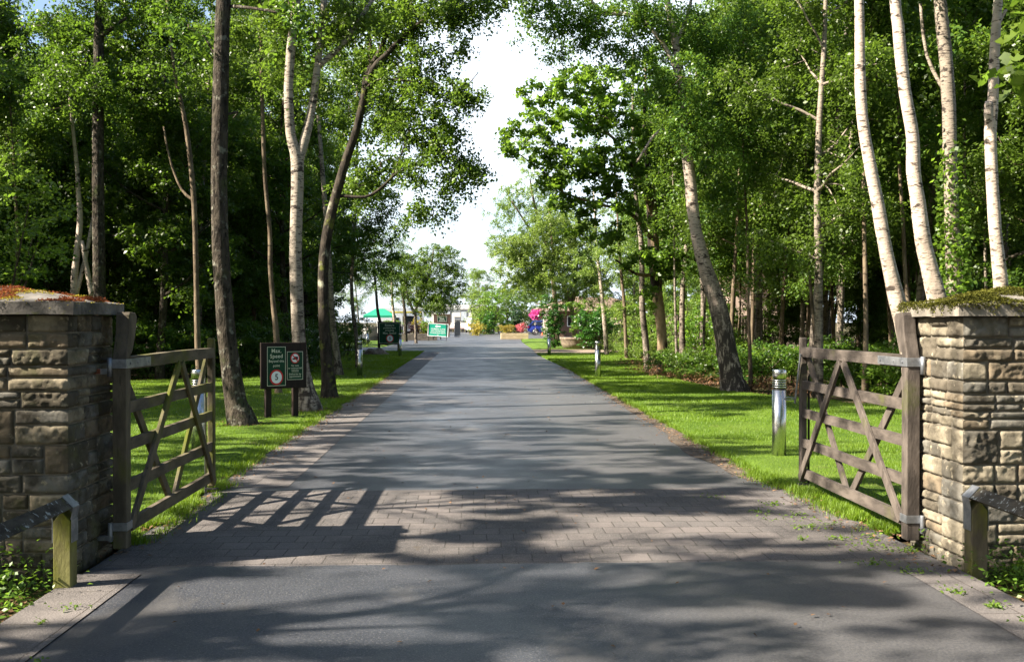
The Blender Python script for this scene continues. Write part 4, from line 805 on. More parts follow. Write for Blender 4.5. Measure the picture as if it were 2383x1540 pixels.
hero('birch_tree', 'leaning dark-footed birch behind the sunlit mossy one', [(790, 862, 20), (780, 800, 16), (772, 720, 13), (768, 640, 12), (760, 520, 12), (752, 420, 11)], 28.5, MB_BIRCH2, [(-.2, 0, 3, .04), (-.1, 0, 3, .02)], [], topblobs(28.5, 760, 170, (420, -100), 12, 14), seed=31)
hero('birch_tree', 'slim birch with a peeling lit stem next to the drive bollard', [(832, 848, 10), (830, 790, 9), (822, 730, 9), (818, 660, 8), (822, 590, 7), (826, 480, 7)], 33, MB_BIRCH2, [(.1, 0, 3, .04), (-.1, 0, 3, .02)], [], [(835, 520, 60, 60, 0, 50), (870, 450, 60, 60, 0, 50), (860, 580, 50, 45, 0, 30), (900, 520, 50, 55, 0, 40), (905, 600, 40, 36, 0, 22)] + topblobs(33, 840, 120, (440, 150), 9, 15), seed=37, ls=.075)
# birches on the right, behind the gate
hero('birch_tree', 'white birch trunk curving down behind the open gate, leftmost of the white trunks', [(2138, 905, 50), (2122, 850, 46), (2106, 770, 42), (2088, 700, 38), (2074, 640, 34), (2057, 560, 31), (2040, 460, 29), (2024, 380, 28), (2010, 300, 26), (2002, 200, 25), (2001, 100, 23), (1999, 0, 22)], 10.6, MB_BIRCH, [(-.05, 0, 1.5, .045), (0, .1, 2.0, .03), (0, 0, 2, .015)], [], topblobs(10.6, 2000, 300, (-350, -1000), 9, 16), seed=41, sides=16)
hero('birch_tree', 'white birch trunk with black scars rising beside the mossy green pillar cap', [(2205, 860, 52), (2194, 760, 48), (2180, 690, 45), (2162, 620, 38), (2148, 560, 36), (2136, 470, 34), (2126, 400, 32), (2124, 320, 29), (2110, 240, 28), (2098, 150, 27), (2090, 60, 26), (2083, 0, 25)], 11.6, MB_BIRCH, [(-.1, 0, 1.6, .05), (0, .1, 2.0, .03), (0, 0, 2, .015)], [], topblobs(11.6, 2085, 300, (-250, -900), 10, 18), seed=43, sides=16)
b3 = hero('birch_tree', 'dark ivy-clad trunk standing between two white birch trunks', [(2222, 900, 40), (2220, 750, 36), (2218, 600, 34), (2212, 420, 32), (2208, 250, 31), (2200, 120, 30), (2190, 30, 28)], 15.5, MB_BIRCH2, [(-.1, 0, 1.5, .09), (0, 0, 2.5, .04)], [[(2205, 210, 10, .1), (2170, 120, 8, .2), (2155, 0, 7, .2)]], topblobs(15.5, 2200, 260, (-60, -600), 12, 20), seed=47, leaf='dark', ls=.075)
rg = np.random.default_rng(77); base = b3.location; P = []
for py, px_, sp, n in [(700, 2222, 30, 420), (620, 2222, 32, 460), (540, 2220, 30, 420), (460, 2216, 26, 300), (390, 2213, 22, 160), (760, 2222, 28, 300)]:
    c = W(px_, py, 15.5); q = rg.normal(0, 1, (n, 3)); q[:, :2] = unit(q[:, :2]) * (0.12 + np.abs(rg.normal(0, sp / pxm(15.5) * .45, (n, 1)))); q[:, 2] *= .3; P.append(q + np.array(c - base))
obj('ivy', leaves('ivy', np.concatenate(P), .075, ML['oak'], 78, up=.2, aspect=.9), b3)
hero('birch_tree', 'white birch trunk with a cut limb stub, rightmost of the white trunks', [(2335, 860, 36), (2330, 700, 33), (2325, 620, 31), (2316, 540, 29), (2311, 460, 28), (2307, 380, 27), (2305, 300, 27), (2311, 230, 24), (2314, 140, 23), (2318, 60, 22), (2322, 12, 20)], 12.6, MB_BIRCH, [(.1, 0, 1.6, .04), (0, .1, 2.0, .02)], [[(2306, 300, 20, 0), (2297, 268, 20, -.03), (2298, 238, 17, -.03)], [(2322, 60, 9, 0), (2333, 38, 8, 0), (2341, 24, 8, 0)]], topblobs(12.6, 2325, 280, (-250, -800), 9, 22), seed=53, sides=16)
hero('birch_tree', 'leaning birch with deeply cracked black foot at the edge of the right lawn', [(1710, 915, 60), (1702, 880, 54), (1692, 820, 48), (1678, 740, 44), (1660, 680, 38), (1638, 610, 34), (1620, 540, 28), (1612, 480, 28), (1606, 420, 26), (1600, 370, 25), (1592, 280, 22), (1584, 180, 20), (1570, 90, 17), (1556, 20, 15)], 21.8, MB_CRACK, [(-.2, 0, 1.2, .05), (-.2, 0, 1.5, .03), (0, 0, 1.5, .012)],
     [[(1583, 190, 12, 0), (1550, 120, 11, -.1), (1500, 62, 10, -.2), (1455, 40, 9, -.2), (1400, 42, 8, -.3), (1370, 15, 6, -.4), (1320, -10, 4, -.5)], [(1600, 350, 9, .1), (1540, 300, 7, 0), (1480, 380, 5, -.1)], [(1570, 110, 10, 0), (1600, 40, 8, .1), (1620, -40, 6, .2)]],
     [(1480, 20, 90, 40, -.2, 60), (1400, 70, 80, 45, -.3, 48), (1330, 40, 80, 55, -.4, 46), (1270, 60, 60, 60, -.5, 26), (1240, 10, 50, 40, -.5, 20), (1560, 60, 80, 60, .2, 56), (1650, 60, 90, 70, .3, 60), (1690, 180, 80, 70, .4, 46), (1640, 260, 70, 70, .5, 40), (1740, 60, 90, 70, .6, 50), (1280, 120, 40, 40, -.4, 12), (1450, 130, 70, 35, 0, 26), (1540, 200, 50, 60, .3, 26), (1650, 390, 60, 60, .8, 22), (1600, 300, 60, 60, -.8, 40), (1570, 200, 60, 60, -.8, 40), (1640, 340, 60, 46, -.6, 30), (1720, 280, 80, 70, .4, 46), (1760, 180, 80, 70, .6, 46), (1700, 400, 70, 60, .8, 30)] + topblobs(21.8, 1540, 260, (-60, -420), 14, 24), seed=59, sides=18, jit=.12, ls=.072, twig=.15)
# oak over the right of the drive, with broad lobed leaves
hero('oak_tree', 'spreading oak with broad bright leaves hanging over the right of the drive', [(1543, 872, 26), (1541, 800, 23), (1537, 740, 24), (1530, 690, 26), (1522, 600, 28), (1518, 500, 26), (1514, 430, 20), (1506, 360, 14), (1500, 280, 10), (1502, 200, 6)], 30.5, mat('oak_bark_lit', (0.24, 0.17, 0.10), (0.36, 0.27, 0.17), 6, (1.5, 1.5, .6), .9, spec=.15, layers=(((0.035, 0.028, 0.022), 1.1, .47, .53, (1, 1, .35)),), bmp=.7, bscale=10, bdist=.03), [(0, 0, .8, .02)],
     [[(1520, 560, 14, 0), (1480, 520, 10, -.6), (1440, 500, 8, -1.2), (1380, 490, 6, -1.6), (1300, 470, 4, -2.0)], [(1518, 510, 14, 0), (1490, 440, 10, -.5), (1450, 380, 8, -1), (1400, 330, 6, -1.4), (1320, 300, 4, -1.8)], [(1516, 460, 10, 0), (1560, 380, 8, .4), (1600, 320, 5, .8)], [(1300, 470, 4, -2), (1260, 430, 3, -2.2), (1200, 390, 2, -2.4)], [(1523, 620, 12, 0), (1580, 590, 8, .3), (1640, 610, 5, .5)], [(1524, 640, 10, 0), (1470, 640, 7, -.8), (1420, 610, 4, -1.2)]],
     [(1200, 355, 40, 34, -2.2, 26), (1235, 320, 45, 34, -2.0, 30), (1265, 390, 60, 40, -2.0, 44), (1320, 420, 60, 46, -2.0, 46), (1290, 470, 50, 40, -1.9, 34), (1260, 240, 50, 40, -1.5, 32), (1320, 220, 65, 50, -1.5, 46), (1400, 200, 70, 55, -1.2, 48), (1380, 290, 70, 45, -1.4, 48), (1300, 310, 60, 40, -1.8, 42), (1450, 270, 70, 55, -.8, 48), (1470, 360, 70, 50, -.9, 52), (1400, 390, 70, 45, -1.5, 52), (1450, 450, 70, 46, -1.2, 52), (1380, 490, 60, 40, -1.6, 40), (1330, 530, 40, 30, -1.6, 16), (1420, 560, 50, 40, -1.2, 28), (1500, 180, 70, 60, -.2, 44), (1550, 270, 60, 60, .2, 36), (1570, 380, 60, 60, .5, 36), (1560, 480, 50, 50, .4, 28), (1590, 560, 50, 40, .4, 22), (1520, 600, 55, 36, -1.6, 26), (1560, 640, 45, 28, -1.4, 16), (1470, 610, 45, 32, -1.4, 20), (1610, 480, 50, 50, .6, 22), (1510, 690, 36, 24, -1.2, 9)],
     leaf='oak', ls=.135, seed=61, per=12, twig=.13, droop=.4, sides=14, lobed=True, dk=.62)
hero('birch_tree', 'grey-banded birch trunk just left of the oak foot', [(1508, 850, 17), (1503, 800, 15), (1495, 720, 14), (1494, 650, 13), (1492, 560, 12), (1480, 460, 10)], 32.5, MB_BIRCH2, [(-.1, 0, 2.5, .05), (0, 0, 2.5, .02)], [], topblobs(32.5, 1480, 130, (420, 60), 9, 25), seed=67, ls=.07)
hero('birch_tree', 'slender sunlit birch pole at the far corner of the right lawn', [(1412, 812, 11), (1406, 740, 10), (1398, 660, 8), (1390, 590, 7), (1386, 520, 5)], 46, MB_BIRCH, [(-.1, 0, 1.5, .03)], [], [(1380, 560, 60, 50, 0, 40), (1400, 500, 60, 50, 0, 40), (1360, 630, 50, 40, 0, 26), (1430, 600, 50, 60, .5, 34), (1410, 680, 40, 40, .4, 18)], leaf='pale', ls=.085, seed=71)
hero('birch_tree', 'second slender birch pole nearer the hedge, bent to one side', [(1458, 818, 9), (1455, 760, 8), (1452, 700, 8), (1446, 640, 7), (1440, 560, 6)], 41, MB_BROWN, [(-.1, 0, 2.0, .03)], [], [(1440, 560, 60, 60, 0, 44), (1470, 640, 50, 50, .3, 30), (1450, 720, 40, 30, .3, 14)], leaf='pale', ls=.08, seed=72)
hero('birch_tree', 'forked sunlit trunk under pale weeping foliage beside the clipped hedge', [(1338, 778, 14), (1334, 740, 12), (1328, 710, 11), (1318, 680, 10), (1306, 650, 7), (1290, 600, 5)], 62, MB_BROWN, [(-.2, 0, 1.5, .06), (-.2, 0, 2, .03)], [[(1329, 712, 9, 0), (1338, 680, 8, .2), (1342, 620, 7, .3), (1340, 540, 5, .4)], [(1310, 660, 6, 0), (1270, 645, 5, -.5), (1220, 640, 3, -1)]],
     [(1200, 610, 60, 40, -1, 46), (1180, 570, 40, 30, -1, 20), (1240, 570, 60, 45, -.5, 50), (1260, 640, 60, 40, -.8, 46), (1300, 600, 60, 50, 0, 56), (1290, 520, 60, 55, 0, 52), (1340, 560, 60, 60, .3, 56), (1350, 640, 50, 45, .3, 38), (1210, 660, 50, 24, -1, 18), (1380, 650, 50, 50, .6, 36), (1330, 690, 50, 30, 0, 20)], leaf='pale', ls=.11, seed=73, twig=.22, per=20, dk=2.4)
hero('birch_tree', 'tall wispy pale tree fading against the sky over the drive', [(1296, 770, 12), (1292, 700, 11), (1280, 600, 10), (1262, 540, 8), (1245, 480, 6), (1235, 430, 4)], 78, MB_BROWN, [(0, 0, .5, .02)], [[(1276, 590, 7, 0), (1230, 530, 5, -.3), (1190, 470, 3, -.6)], [(1262, 540, 6, 0), (1290, 470, 5, .4), (1300, 400, 3, .6)]],
     [(1190, 460, 40, 34, -.5, 20), (1170, 500, 34, 30, -.5, 14), (1220, 500, 50, 40, -.3, 26), (1215, 310, 26, 22, 0, 8), (1230, 420, 45, 36, 0, 22), (1270, 460, 50, 46, .3, 34), (1300, 420, 40, 50, .5, 26), (1210, 560, 50, 30, 0, 24), (1260, 540, 60, 40, 0, 40), (1160, 560, 30, 20, -.5, 8), (1310, 510, 50, 50, .5, 36), (1240, 360, 34, 30, .2, 12)], leaf='pale', ls=.12, seed=79, twig=.26, per=18, dk=1.9)
# weeping birch on the far left lawn
hero('birch_tree', 'rounded weeping birch on the far lawn above the green A-frame board', [(968, 790, 7), (967, 750, 6.5), (968, 720, 6), (985, 680, 5), (1000, 630, 4), (1008, 590, 3)], 72, MB_BIRCH2, [(0, 0, .4, .02)], [[(968, 735, 7, 0), (948, 690, 6, 0), (940, 640, 4, 0)]],
     [(1015, 580, 36, 24, 0, 30), (985, 600, 45, 34, 0, 40), (1045, 610, 36, 36, 0, 36), (1000, 640, 50, 40, -.3, 50), (1055, 650, 30, 36, 0, 30), (1020, 690, 45, 36, -.3, 40), (970, 660, 45, 45, .2, 40), (990, 710, 45, 26, -.2, 24), (945, 620, 36, 40, .3, 26), (1045, 700, 30, 20, 0, 14), (1030, 660, 40, 50, .3, 50), (1000, 690, 45, 30, .3, 40)], leaf='birch', ls=.10, seed=83, twig=.20, per=20, dk=1.5)
for i, (pts, Y, sd, lab) in enumerate([([(896, 798, 10), (890, 770, 8), (880, 730, 7), (876, 690, 6), (872, 640, 5)], 66, 86, 'dark forked trunk on the far left lawn in front of the green awning'),
        ([(920, 790, 8), (918, 750, 7), (914, 710, 6), (912, 670, 5)], 72, 88, 'bright-stemmed birch on the far lawn between awning and cream trailer'), ([(944, 786, 9), (943, 740, 8), (938, 690, 6), (934, 640, 5)], 78, 90, 'dark slim tree beside the cream trailer window')]):
    x, y = pts[-1][0], pts[-1][1]
    hero('birch_tree', lab, pts, Y, [MB_DARK, MB_BIRCH, MB_DARK][i], [(0, 0, 1.2, .02)], [], [(x, y + 8, 42, 26, 0, 30), (x - 16, y - 28, 42, 30, 0, 30), (x + 22, y - 18, 40, 30, 0, 30), (x + 8, y - 60, 40, 34, 0, 30), (x - 10, y - 95, 36, 30, 0, 22)], leaf='birch', ls=.10, seed=sd, twig=.22)
# oak branch that reaches in at the right edge: the tree itself stands beside the verge
ok = hero('oak_tree', 'near oak whose big lit leaves hang in at the top right corner', [(2760, 1330, 90), (2740, 1000, 80), (2720, 600, 74), (2700, 200, 66), (2690, -200, 56)], 6.6, MB_DARK, [(.1, 0, 1.2, .10), (.2, .1, 1.5, .05)], [[(2715, 330, 30, 0), (2600, 250, 22, -.1), (2480, 170, 14, -.2), (2390, 190, 8, -.3)], [(2480, 180, 12, -.2), (2420, 110, 8, -.25), (2370, 70, 5, -.3)], [(2700, 200, 26, 0), (2640, 0, 18, .2), (2560, -200, 10, .4)]],
     [(2395, 190, 60, 46, -.3, 9), (2370, 60, 34, 40, -.3, 3), (2400, 250, 50, 40, -.2, 6), (2500, 180, 90, 110, -.2, 14), (2600, 80, 150, 150, 0, 22), (2560, -150, 160, 140, .3, 24), (2720, -150, 200, 180, .3, 30), (2650, -400, 220, 180, .3, 34), (2820, 100, 160, 200, 0, 26)], leaf='lime', ls=.125, seed=91, per=9, twig=.12, droop=.5, lobed=True)

# ---------------------------------------------------------------- the wood on both sides: a few kinds, copied
KINDS = {}
for k, sd in (('birch', 101), ('birch', 102), ('broad', 111), ('broad', 112), ('broad', 113), ('thin', 121), ('thin', 122), ('pole', 151), ('pole', 152), ('pole', 153), ('under', 131), ('under', 132), ('pale', 141)):
    KINDS.setdefault(k, []).append(species(k, sd))
used = set()
def plant(kind, x, y, rs, label, group, scale=None, leafm=None):
    v = rs.choice(KINDS[kind]); o = v if v.name not in used else copy_tree(v); used.add(v.name)
    o.location = (x, y, 0); o.rotation_euler = (0, 0, rs.uniform(0, 6.28)); s = scale or rs.uniform(.85, 1.15); o.scale = (s, s, s * rs.uniform(.92, 1.08)); tag(o, label, 'tree', group); return o
def scatter(region, n, dmin, rs, taken, tries=6000):
    out = []
    for _ in range(tries):
        if len(out) >= n: break
        x0, x1, y0, y1 = region['box']; x, y = rs.uniform(x0, x1), rs.uniform(y0, y1)
        if not region['ok'](x, y): continue
        if all((x - a) ** 2 + (y - b) ** 2 > dmin ** 2 for a, b in taken): taken.append((x, y)); out.append((x, y))
    return out
rs = random.Random(4)
taken = [(o.location.x, o.location.y) for o in C.objects if o.parent is None and o.get('category') == 'tree']
seesL = lambda x, y: x > -0.52 * y - 4          # only what the picture could show, or nearly
inL = lambda x, y: x < lerp(XWL, y) - .3 and x > -0.50 * y - 3
for x, y in scatter({'box': (-34, -5, 24, 58), 'ok': inL}, 62, 2.0, rs, taken): plant(rs.choice(['broad', 'broad', 'birch', 'thin']), x, y, rs, 'shady woodland tree in the dense wood behind the sign board lawn', 'trees of the shady wood behind the sign board')
for x, y in scatter({'box': (-40, -12, 60, 90), 'ok': lambda x, y: x > -0.5 * y and x < -0.24 * y + 2}, 16, 3.2, rs, taken): plant(rs.choice(['broad', 'birch']), x, y, rs, 'distant woodland tree beyond the side road, behind the shady wood', 'trees beyond the side road')
tk2 = list(taken)
for x, y in scatter({'box': (-32, -5, 24.5, 56), 'ok': inL}, 34, 1.9, rs, []): plant('under', x, y, rs, 'low leafy understorey tree filling the shady wood behind the sign board', 'understorey of the shady wood behind the sign board')
for x, y in scatter({'box': (-26, -5, 24.3, 46), 'ok': inL}, 26, 1.3, rs, []): plant('pole', x, y, rs, 'thin bare-stemmed young tree in the shady wood behind the sign board', 'poles of the shady wood')
inR = lambda x, y: x > lerp(XWR, y) + .5 and x < 0.60 * y + 3
for x, y in scatter({'box': (5, 32, 17, 47.5), 'ok': inR}, 66, 1.7, rs, taken): plant(rs.choice(['thin', 'birch', 'thin', 'thin', 'birch']), x, y, rs, 'slim sunlit woodland tree in the wood behind the silvery brown gate', 'trees of the sunlit wood behind the silvery gate')
for x, y in scatter({'box': (7.5, 40, 57, 86), 'ok': lambda x, y: x > 0.135 * y + .5 and x < .58 * y and not (x < 14 and y > 76)}, 22, 3.2, rs, taken): plant(rs.choice(['pale', 'broad', 'birch']), x, y, rs, 'distant sunlit tree beyond the dirt path, behind the wood', 'trees beyond the dirt path')
for x, y in scatter({'box': (6, 30, 17, 47), 'ok': lambda x, y: inR(x, y) and x > lerp(XWR, y) + 5}, 8, 2.2, rs, []): plant('under', x, y, rs, 'low leafy understorey tree in the sunlit wood behind the silvery gate', 'understorey of the sunlit wood', scale=rs.uniform(.55, .95))
for x, y in scatter({'box': (5, 26, 18, 45), 'ok': inR}, 60, 1.1, rs, []): plant('pole', x, y, rs, 'thin bare-stemmed young tree in the sunlit wood behind the silvery gate', 'poles of the sunlit wood')
# trees beside the camera on the left: they throw the dappled shade over the drive and the gates
def shade_tree(k, x, y, s, label, group, thr):
    """a gappy-crowned copy: its own crown, thinned in clumps so that beams reach the drive"""
    v = rs.choice(KINDS[k]); P, tn, K = CROWN[v.name]; a = rs.uniform(0, 6.28); ca, sa = math.cos(a), math.sin(a)
    t = thing(K['name'], label, 'tree', (x, y, 0), 0, group); tr = [q for q in v.children if q.name.startswith('trunk')][0].copy(); C.objects.link(tr); tr.parent = t; tr.rotation_euler = (0, 0, a); tr.scale = (s, s, s)
    Q = np.stack([ca * P[:, 0] - sa * P[:, 1], sa * P[:, 0] + ca * P[:, 1], P[:, 2]], 1) * s
    gx = Q[:, 0] + x - SUNV.x / SUNV.z * Q[:, 2]; gy = Q[:, 1] + y - SUNV.y / SUNV.z * Q[:, 2]
    nz = np.array([noise.noise(Vector((p * .9, q * 2.4, 0))) + .8 * noise.noise(Vector((p * 2.4, q * 5.6, 7))) for p, q in zip(gx, gy)])
    for cx, cy, rx, ry, w_ in LIT: nz -= w_ * np.exp(-(((gx - cx) / rx) ** 2 + ((gy - cy) / ry) ** 2) ** 2)
    keep = nz > thr
    obj('crown', leaves('crown', Q[keep], K['ls'] * s, ML[K['leaf']], len(t.name) + int(abs(x) * 7), up=.25, droop=K['droop'], tint=tn[keep]), t)
LIT = [(-1.5, 8.1, 1.2, 1.2, 2.5), (-1.2, 5.8, 1.1, .3, 1.0), (-2.3, 5.6, .3, .5, 2), (1.6, 7.5, 1.0, .6, .8), (4.2, 7.2, 1.4, .8, .9), (9.5, 11.8, 4.0, 1.8, 3), (11.5, 14.2, 4.0, 2.0, 3), (4.5, 10.5, 1.6, .9, 1.2), (-1.4, 4.3, .6, .3, .6)]
for x, y, k, s in [(-6.8, 3.2, 'birch', .95), (-9.5, 0.0, 'broad', 1.0), (-7.4, -3.5, 'birch', 1.0), (-10.5, 5.5, 'broad', 1.05), (-12, 10.5, 'birch', 1.0), (-12.8, 15.5, 'broad', .95), (-11.5, 20, 'birch', .95), (-13, 1.5, 'birch', 1.1), (-9.0, 9.0, 'birch', .9), (-6.2, 7.0, 'thin', .9)]:
    shade_tree(k, x, y, s, 'gappy leafy tree beside the near verge, its shade dappling the drive', 'trees beside the near verge', -.10)
for x, y in scatter({'box': (-34, -13, 13, 40), 'ok': lambda x, y: x < -0.50 * y - 3}, 26, 2.6, rs, taken): plant(rs.choice(['broad', 'birch', 'broad']), x, y, rs, 'tree of the shady wood beyond the dark mossy pillar, outside the picture', 'trees of the shady wood beyond the view')  # unseen trees, added to keep the sun off the lower wood
for x, y, k, s in [(6.5, -1.5, 'broad', 1.1), (8.5, 3.0, 'broad', 1.1), (7.5, -6, 'birch', 1.1), (10.5, 7.0, 'broad', 1.0), (5.5, -10.5, 'broad', 1.1), (-5.5, -8.5, 'broad', 1.1), (-2, -13, 'broad', 1.1), (2.0, -15, 'birch', 1.1), (12, -3, 'broad', 1.1), (-9, -11, 'broad', 1.1), (10, -11, 'broad', 1.1), (-14, -6, 'broad', 1.1)]:
    plant(k, x, y, rs, 'leafy tree on the near side of the gate pillars, outside the picture', 'trees behind the camera', scale=s)  # unseen canopy, added to cut the sky light reaching the drive
# undergrowth
for i, (px, py, r, h, lk, sz, n, lab) in enumerate([(1560, 872, .9, .75, 'fern', .07, 2600, 'pale green ferny undergrowth at the foot of the oak'), (1615, 878, 1.0, .8, 'fern', .07, 3000, 'ferny clump between the oak and the leaning birch'), (1480, 835, 1.1, .9, 'pale', .06, 3400, 'pale brambly bush left of the grey-banded birch'),
        (1440, 822, 1.3, 1.0, 'pale', .07, 3400, 'pale scrub under the slender birch poles'), (1650, 880, 1.0, 1.1, 'dark', .07, 3600, 'dark bramble bush at the left of the leaning birch foot'), (1760, 892, 1.1, 1.2, 'dark', .075, 4200, 'dark bramble bush right of the leaning birch foot'), (1830, 890, 1.0, 1.1, 'lime', .06, 3600, 'yellow-green bramble bush behind the large bollard'),
        (1900, 885, 1.1, 1.3, 'dark', .07, 4200, 'leafy dark bush above the gate stile'), (1960, 905, 1.0, 1.2, 'oak', .075, 3800, 'leafy bush behind the middle of the silvery gate'), (2030, 920, .9, 1.1, 'dark', .08, 3600, 'dark bush behind the braces of the silvery gate'), (2075, 930, .7, 1.3, 'lime', .09, 2000, 'bright broad-leaved bush beside the silvery hinge post'),
        (2160, 900, 1.0, 1.4, 'oak', .08, 3800, 'leafy bush hidden behind the pale pillar'), (2260, 900, 1.0, 1.5, 'lime', .075, 3800, 'bush behind the pale pillar cap by the rightmost trunk'), (1710, 850, 1.2, 1.2, 'oak', .075, 4200, 'mid-green bush deeper in behind the leaning birch')]):
    p = G(px, py); shrub('shrub', lab, 'bush', (p.x, p.y, -.04), r, h * .85, lk, sz, n, 300 + i)
for i, (px, py, r, h, lk, n, lab) in enumerate([(330, 885, 1.3, 1.6, 'dark', 4600, 'dark holly bush behind the algae green hinge post'), (400, 885, 1.3, 1.4, 'dark', 4600, 'dark bush at the wood edge behind the algae green gate'), (470, 882, 1.2, 1.5, 'glossy', 4600, 'dark glossy bush left of the thick dark tree'), (530, 882, 1.3, 1.4, 'dark', 4600, 'dark bush right behind the thick dark tree'), (600, 876, 1.2, 1.5, 'dark', 4600, 'dark bush in the shade left of the sign board'),
        (660, 872, 1.3, 1.4, 'glossy', 4600, 'dark bush hidden behind the sign board'), (735, 858, 1.3, 1.6, 'dark', 4600, 'dark bush between the two trunks beside the sign board'), (790, 832, 1.4, 1.6, 'dark', 4600, 'dark ivy mound beside the leaning dark-footed birch'), (240, 885, 1.4, 1.8, 'dark', 4600, 'dark bush behind the dark mossy pillar'), (120, 885, 1.4, 1.8, 'dark', 4600, 'dark bush at the far left behind the dark mossy pillar'), (800, 812, 1.5, 2.0, 'dark', 4600, 'tall dark bush at the end of the wood edge before the pale bollard')]):
    p = G(px, py); shrub('shrub', lab, 'bush', (p.x, p.y + 1.0, -.04), r, h, lk, .075, n * 1.5, 340 + i)
p = W(40, 560, 15.5); shrub('hazel_bush', 'tall bright green hazel bush above the left end of the dark pillar', 'bush', (p.x - .5, p.y, 0), 1.3, 3.6, 'lime', .075, 9000, 371, stems=9, twig=.16)
for i, (px, Y, r, h, lk, n, lab) in enumerate([(1470, 46, 1.4, 2.6, 'pale', 5200, 'tall sunlit scrub in front of the pale timber fence'), (1510, 43, 1.5, 2.4, 'lime', 5200, 'tall yellow-green scrub behind the grey-banded birch'), (1590, 40, 1.5, 2.6, 'pale', 5200, 'tall scrub behind the oak and in front of the brown plank fence'), (1630, 38, 1.4, 2.2, 'oak', 5200, 'green scrub left of the leaning birch, deep in the wood'), (1560, 48, 1.5, 3.4, 'lime', 5200, 'highest scrub bush seen just right of the oak trunk'), (1680, 40, 1.5, 3.0, 'dark', 5200, 'dark tall scrub screening the pale house on its left')]):
    q = W(px, 748, Y); shrub('shrub', lab, 'bush', (q.x, Y, -.05), r, h, lk, .09, n, 380 + i, stems=9, twig=.14)
# ferns and dry bracken at the foot of the oak and the leaning birch
def fern(loc, seed, label):
    rg = np.random.default_rng(seed); V = []; tt = []
    for k in range(11):
        a = k * 0.6 + rg.uniform(0, .4); L = rg.uniform(.5, .85); d = np.array([math.cos(a), math.sin(a), 0]); q = np.array([-d[1], d[0], 0])
        for i in range(16):
            f = .12 + .88 * i / 16; c = d * L * f * .8 + np.array([0, 0, L * (1.25 * f - .95 * f * f)]); w_ = .16 * (1 - f) + .02
            for s_ in (-1, 1):
                e = c + q * s_ * w_ + d * .03 - np.array([0, 0, .02]); V.append([c - d * .014, e, c + d * .022, c]); tt.append(rg.uniform(.2, .9))
    return tag(obj('fern', quads('fern', np.array(V), np.array(tt), ML['fern']), None, loc), label, 'fern')
for i, (px, py, lab) in enumerate([(1585, 884, 'fern spreading right beside the oak foot'), (1632, 890, 'fern nearest the leaning birch, in front of the bramble'), (1700, 902, 'small fern against the black foot of the leaning birch'), (1606, 868, 'fern standing behind the others at the ferny bank')]):
    p = G(px, py); fern((p.x, p.y, .0), 400 + i, lab)
P = []
rg = np.random.default_rng(12)
for px, py, s_, n in [(1500, 864, .3, 260), (1550, 876, .35, 380), (1600, 884, .35, 320), (1660, 894, .3, 200), (1790, 905, .35, 500), (1805, 880, .3, 300), (1470, 850, .4, 400), (1850, 915, .3, 200)]:
    p = G(px, py); q = rg.normal(0, 1, (n, 3)) * np.array([s_, s_, 0]); q[:, 2] = np.abs(rg.normal(0, .14, n)); P.append(q + np.array(p))
tag(obj('dry_bracken', leaves('dry_bracken', np.concatenate(P), .09, ML['straw'], 13, up=.3, aspect=.3)), kind='stuff')

# ---------------------------------------------------------------- the far end of the drive
def planter(name, label, loc, rz, L, Wd, H, m, rows=3, cat='planter'):
    t = thing(name, label, cat, loc, rz)
    for k in range(rows):
        z = H * (k + .5) / rows; h = H / rows - .006
        for sy in (-1, 1): MB().box((0, sy * (Wd / 2 - .05), z), (L, .10, h)).build('sleeper', m, t, bevel=.008)
        for sx in (-1, 1): MB().box((sx * (L / 2 - .05), 0, z), (.10, Wd - .206, h)).build('sleeper', m, t, bevel=.008)
    MB().box((0, 0, H / 2 - .03), (L - .21, Wd - .21, H - .06)).build('earth', M_SOIL, t)
    return t
p = G(1198, 789); planter('flower_planter', 'pale new timber planter of pink and yellow flowers on the right of the drive', (p.x, p.y + .9, 0), 0, 2.45, 1.6, .52, M_SLEEPERN, 2)
shrub('flower_shrub', 'yellow-green lavender-like shrub in the pale timber planter', 'shrub', (p.x - .55, p.y + .8, .5), .72, .75, 'yellow', .07, 2600, 501)
shrub('flower_shrub', 'pink flowering shrub in the right end of the pale timber planter', 'shrub', (p.x + .62, p.y + .8, .5), .45, .8, 'rose', .09, 1700, 502)
shrub('conifer_shrub', 'narrow upright conifer behind the pale timber planter', 'conifer', (p.x + .05, p.y + 2.2, 0), .55, 2.9, 'conifer', .10, 5200, 503, stems=8, twig=.08)
p = G(942, 792); planter('sleeper_bed', 'long grey sleeper bed of shrubs on the left of the drive', (p.x + .3, p.y + 1.5, 0), R(4), 4.6, 2.2, .55, M_SLEEPER, 3)
shrub('shrub', 'bright green leafy shrub in the long grey sleeper bed', 'shrub', (p.x - .9, p.y + 1.3, .5), .85, 1.1, 'oak', .09, 3000, 511)
shrub('shrub', 'dark purple shrub in the middle of the grey sleeper bed', 'shrub', (p.x + .75, p.y + 1.3, .5), .62, .75, 'purple', .08, 2600, 512)
shrub('shrub', 'yellow foliage shrub behind the purple one in the grey sleeper bed', 'shrub', (p.x + 1.2, p.y + 2.8, .3), .8, 1.5, 'yellow', .09, 2600, 513)
shrub('shrub', 'green shrub with white flowers beside the green A-frame board', 'shrub', (p.x + 1.8, p.y + 1.4, .5), .6, .95, 'oak', .08, 2400, 514)
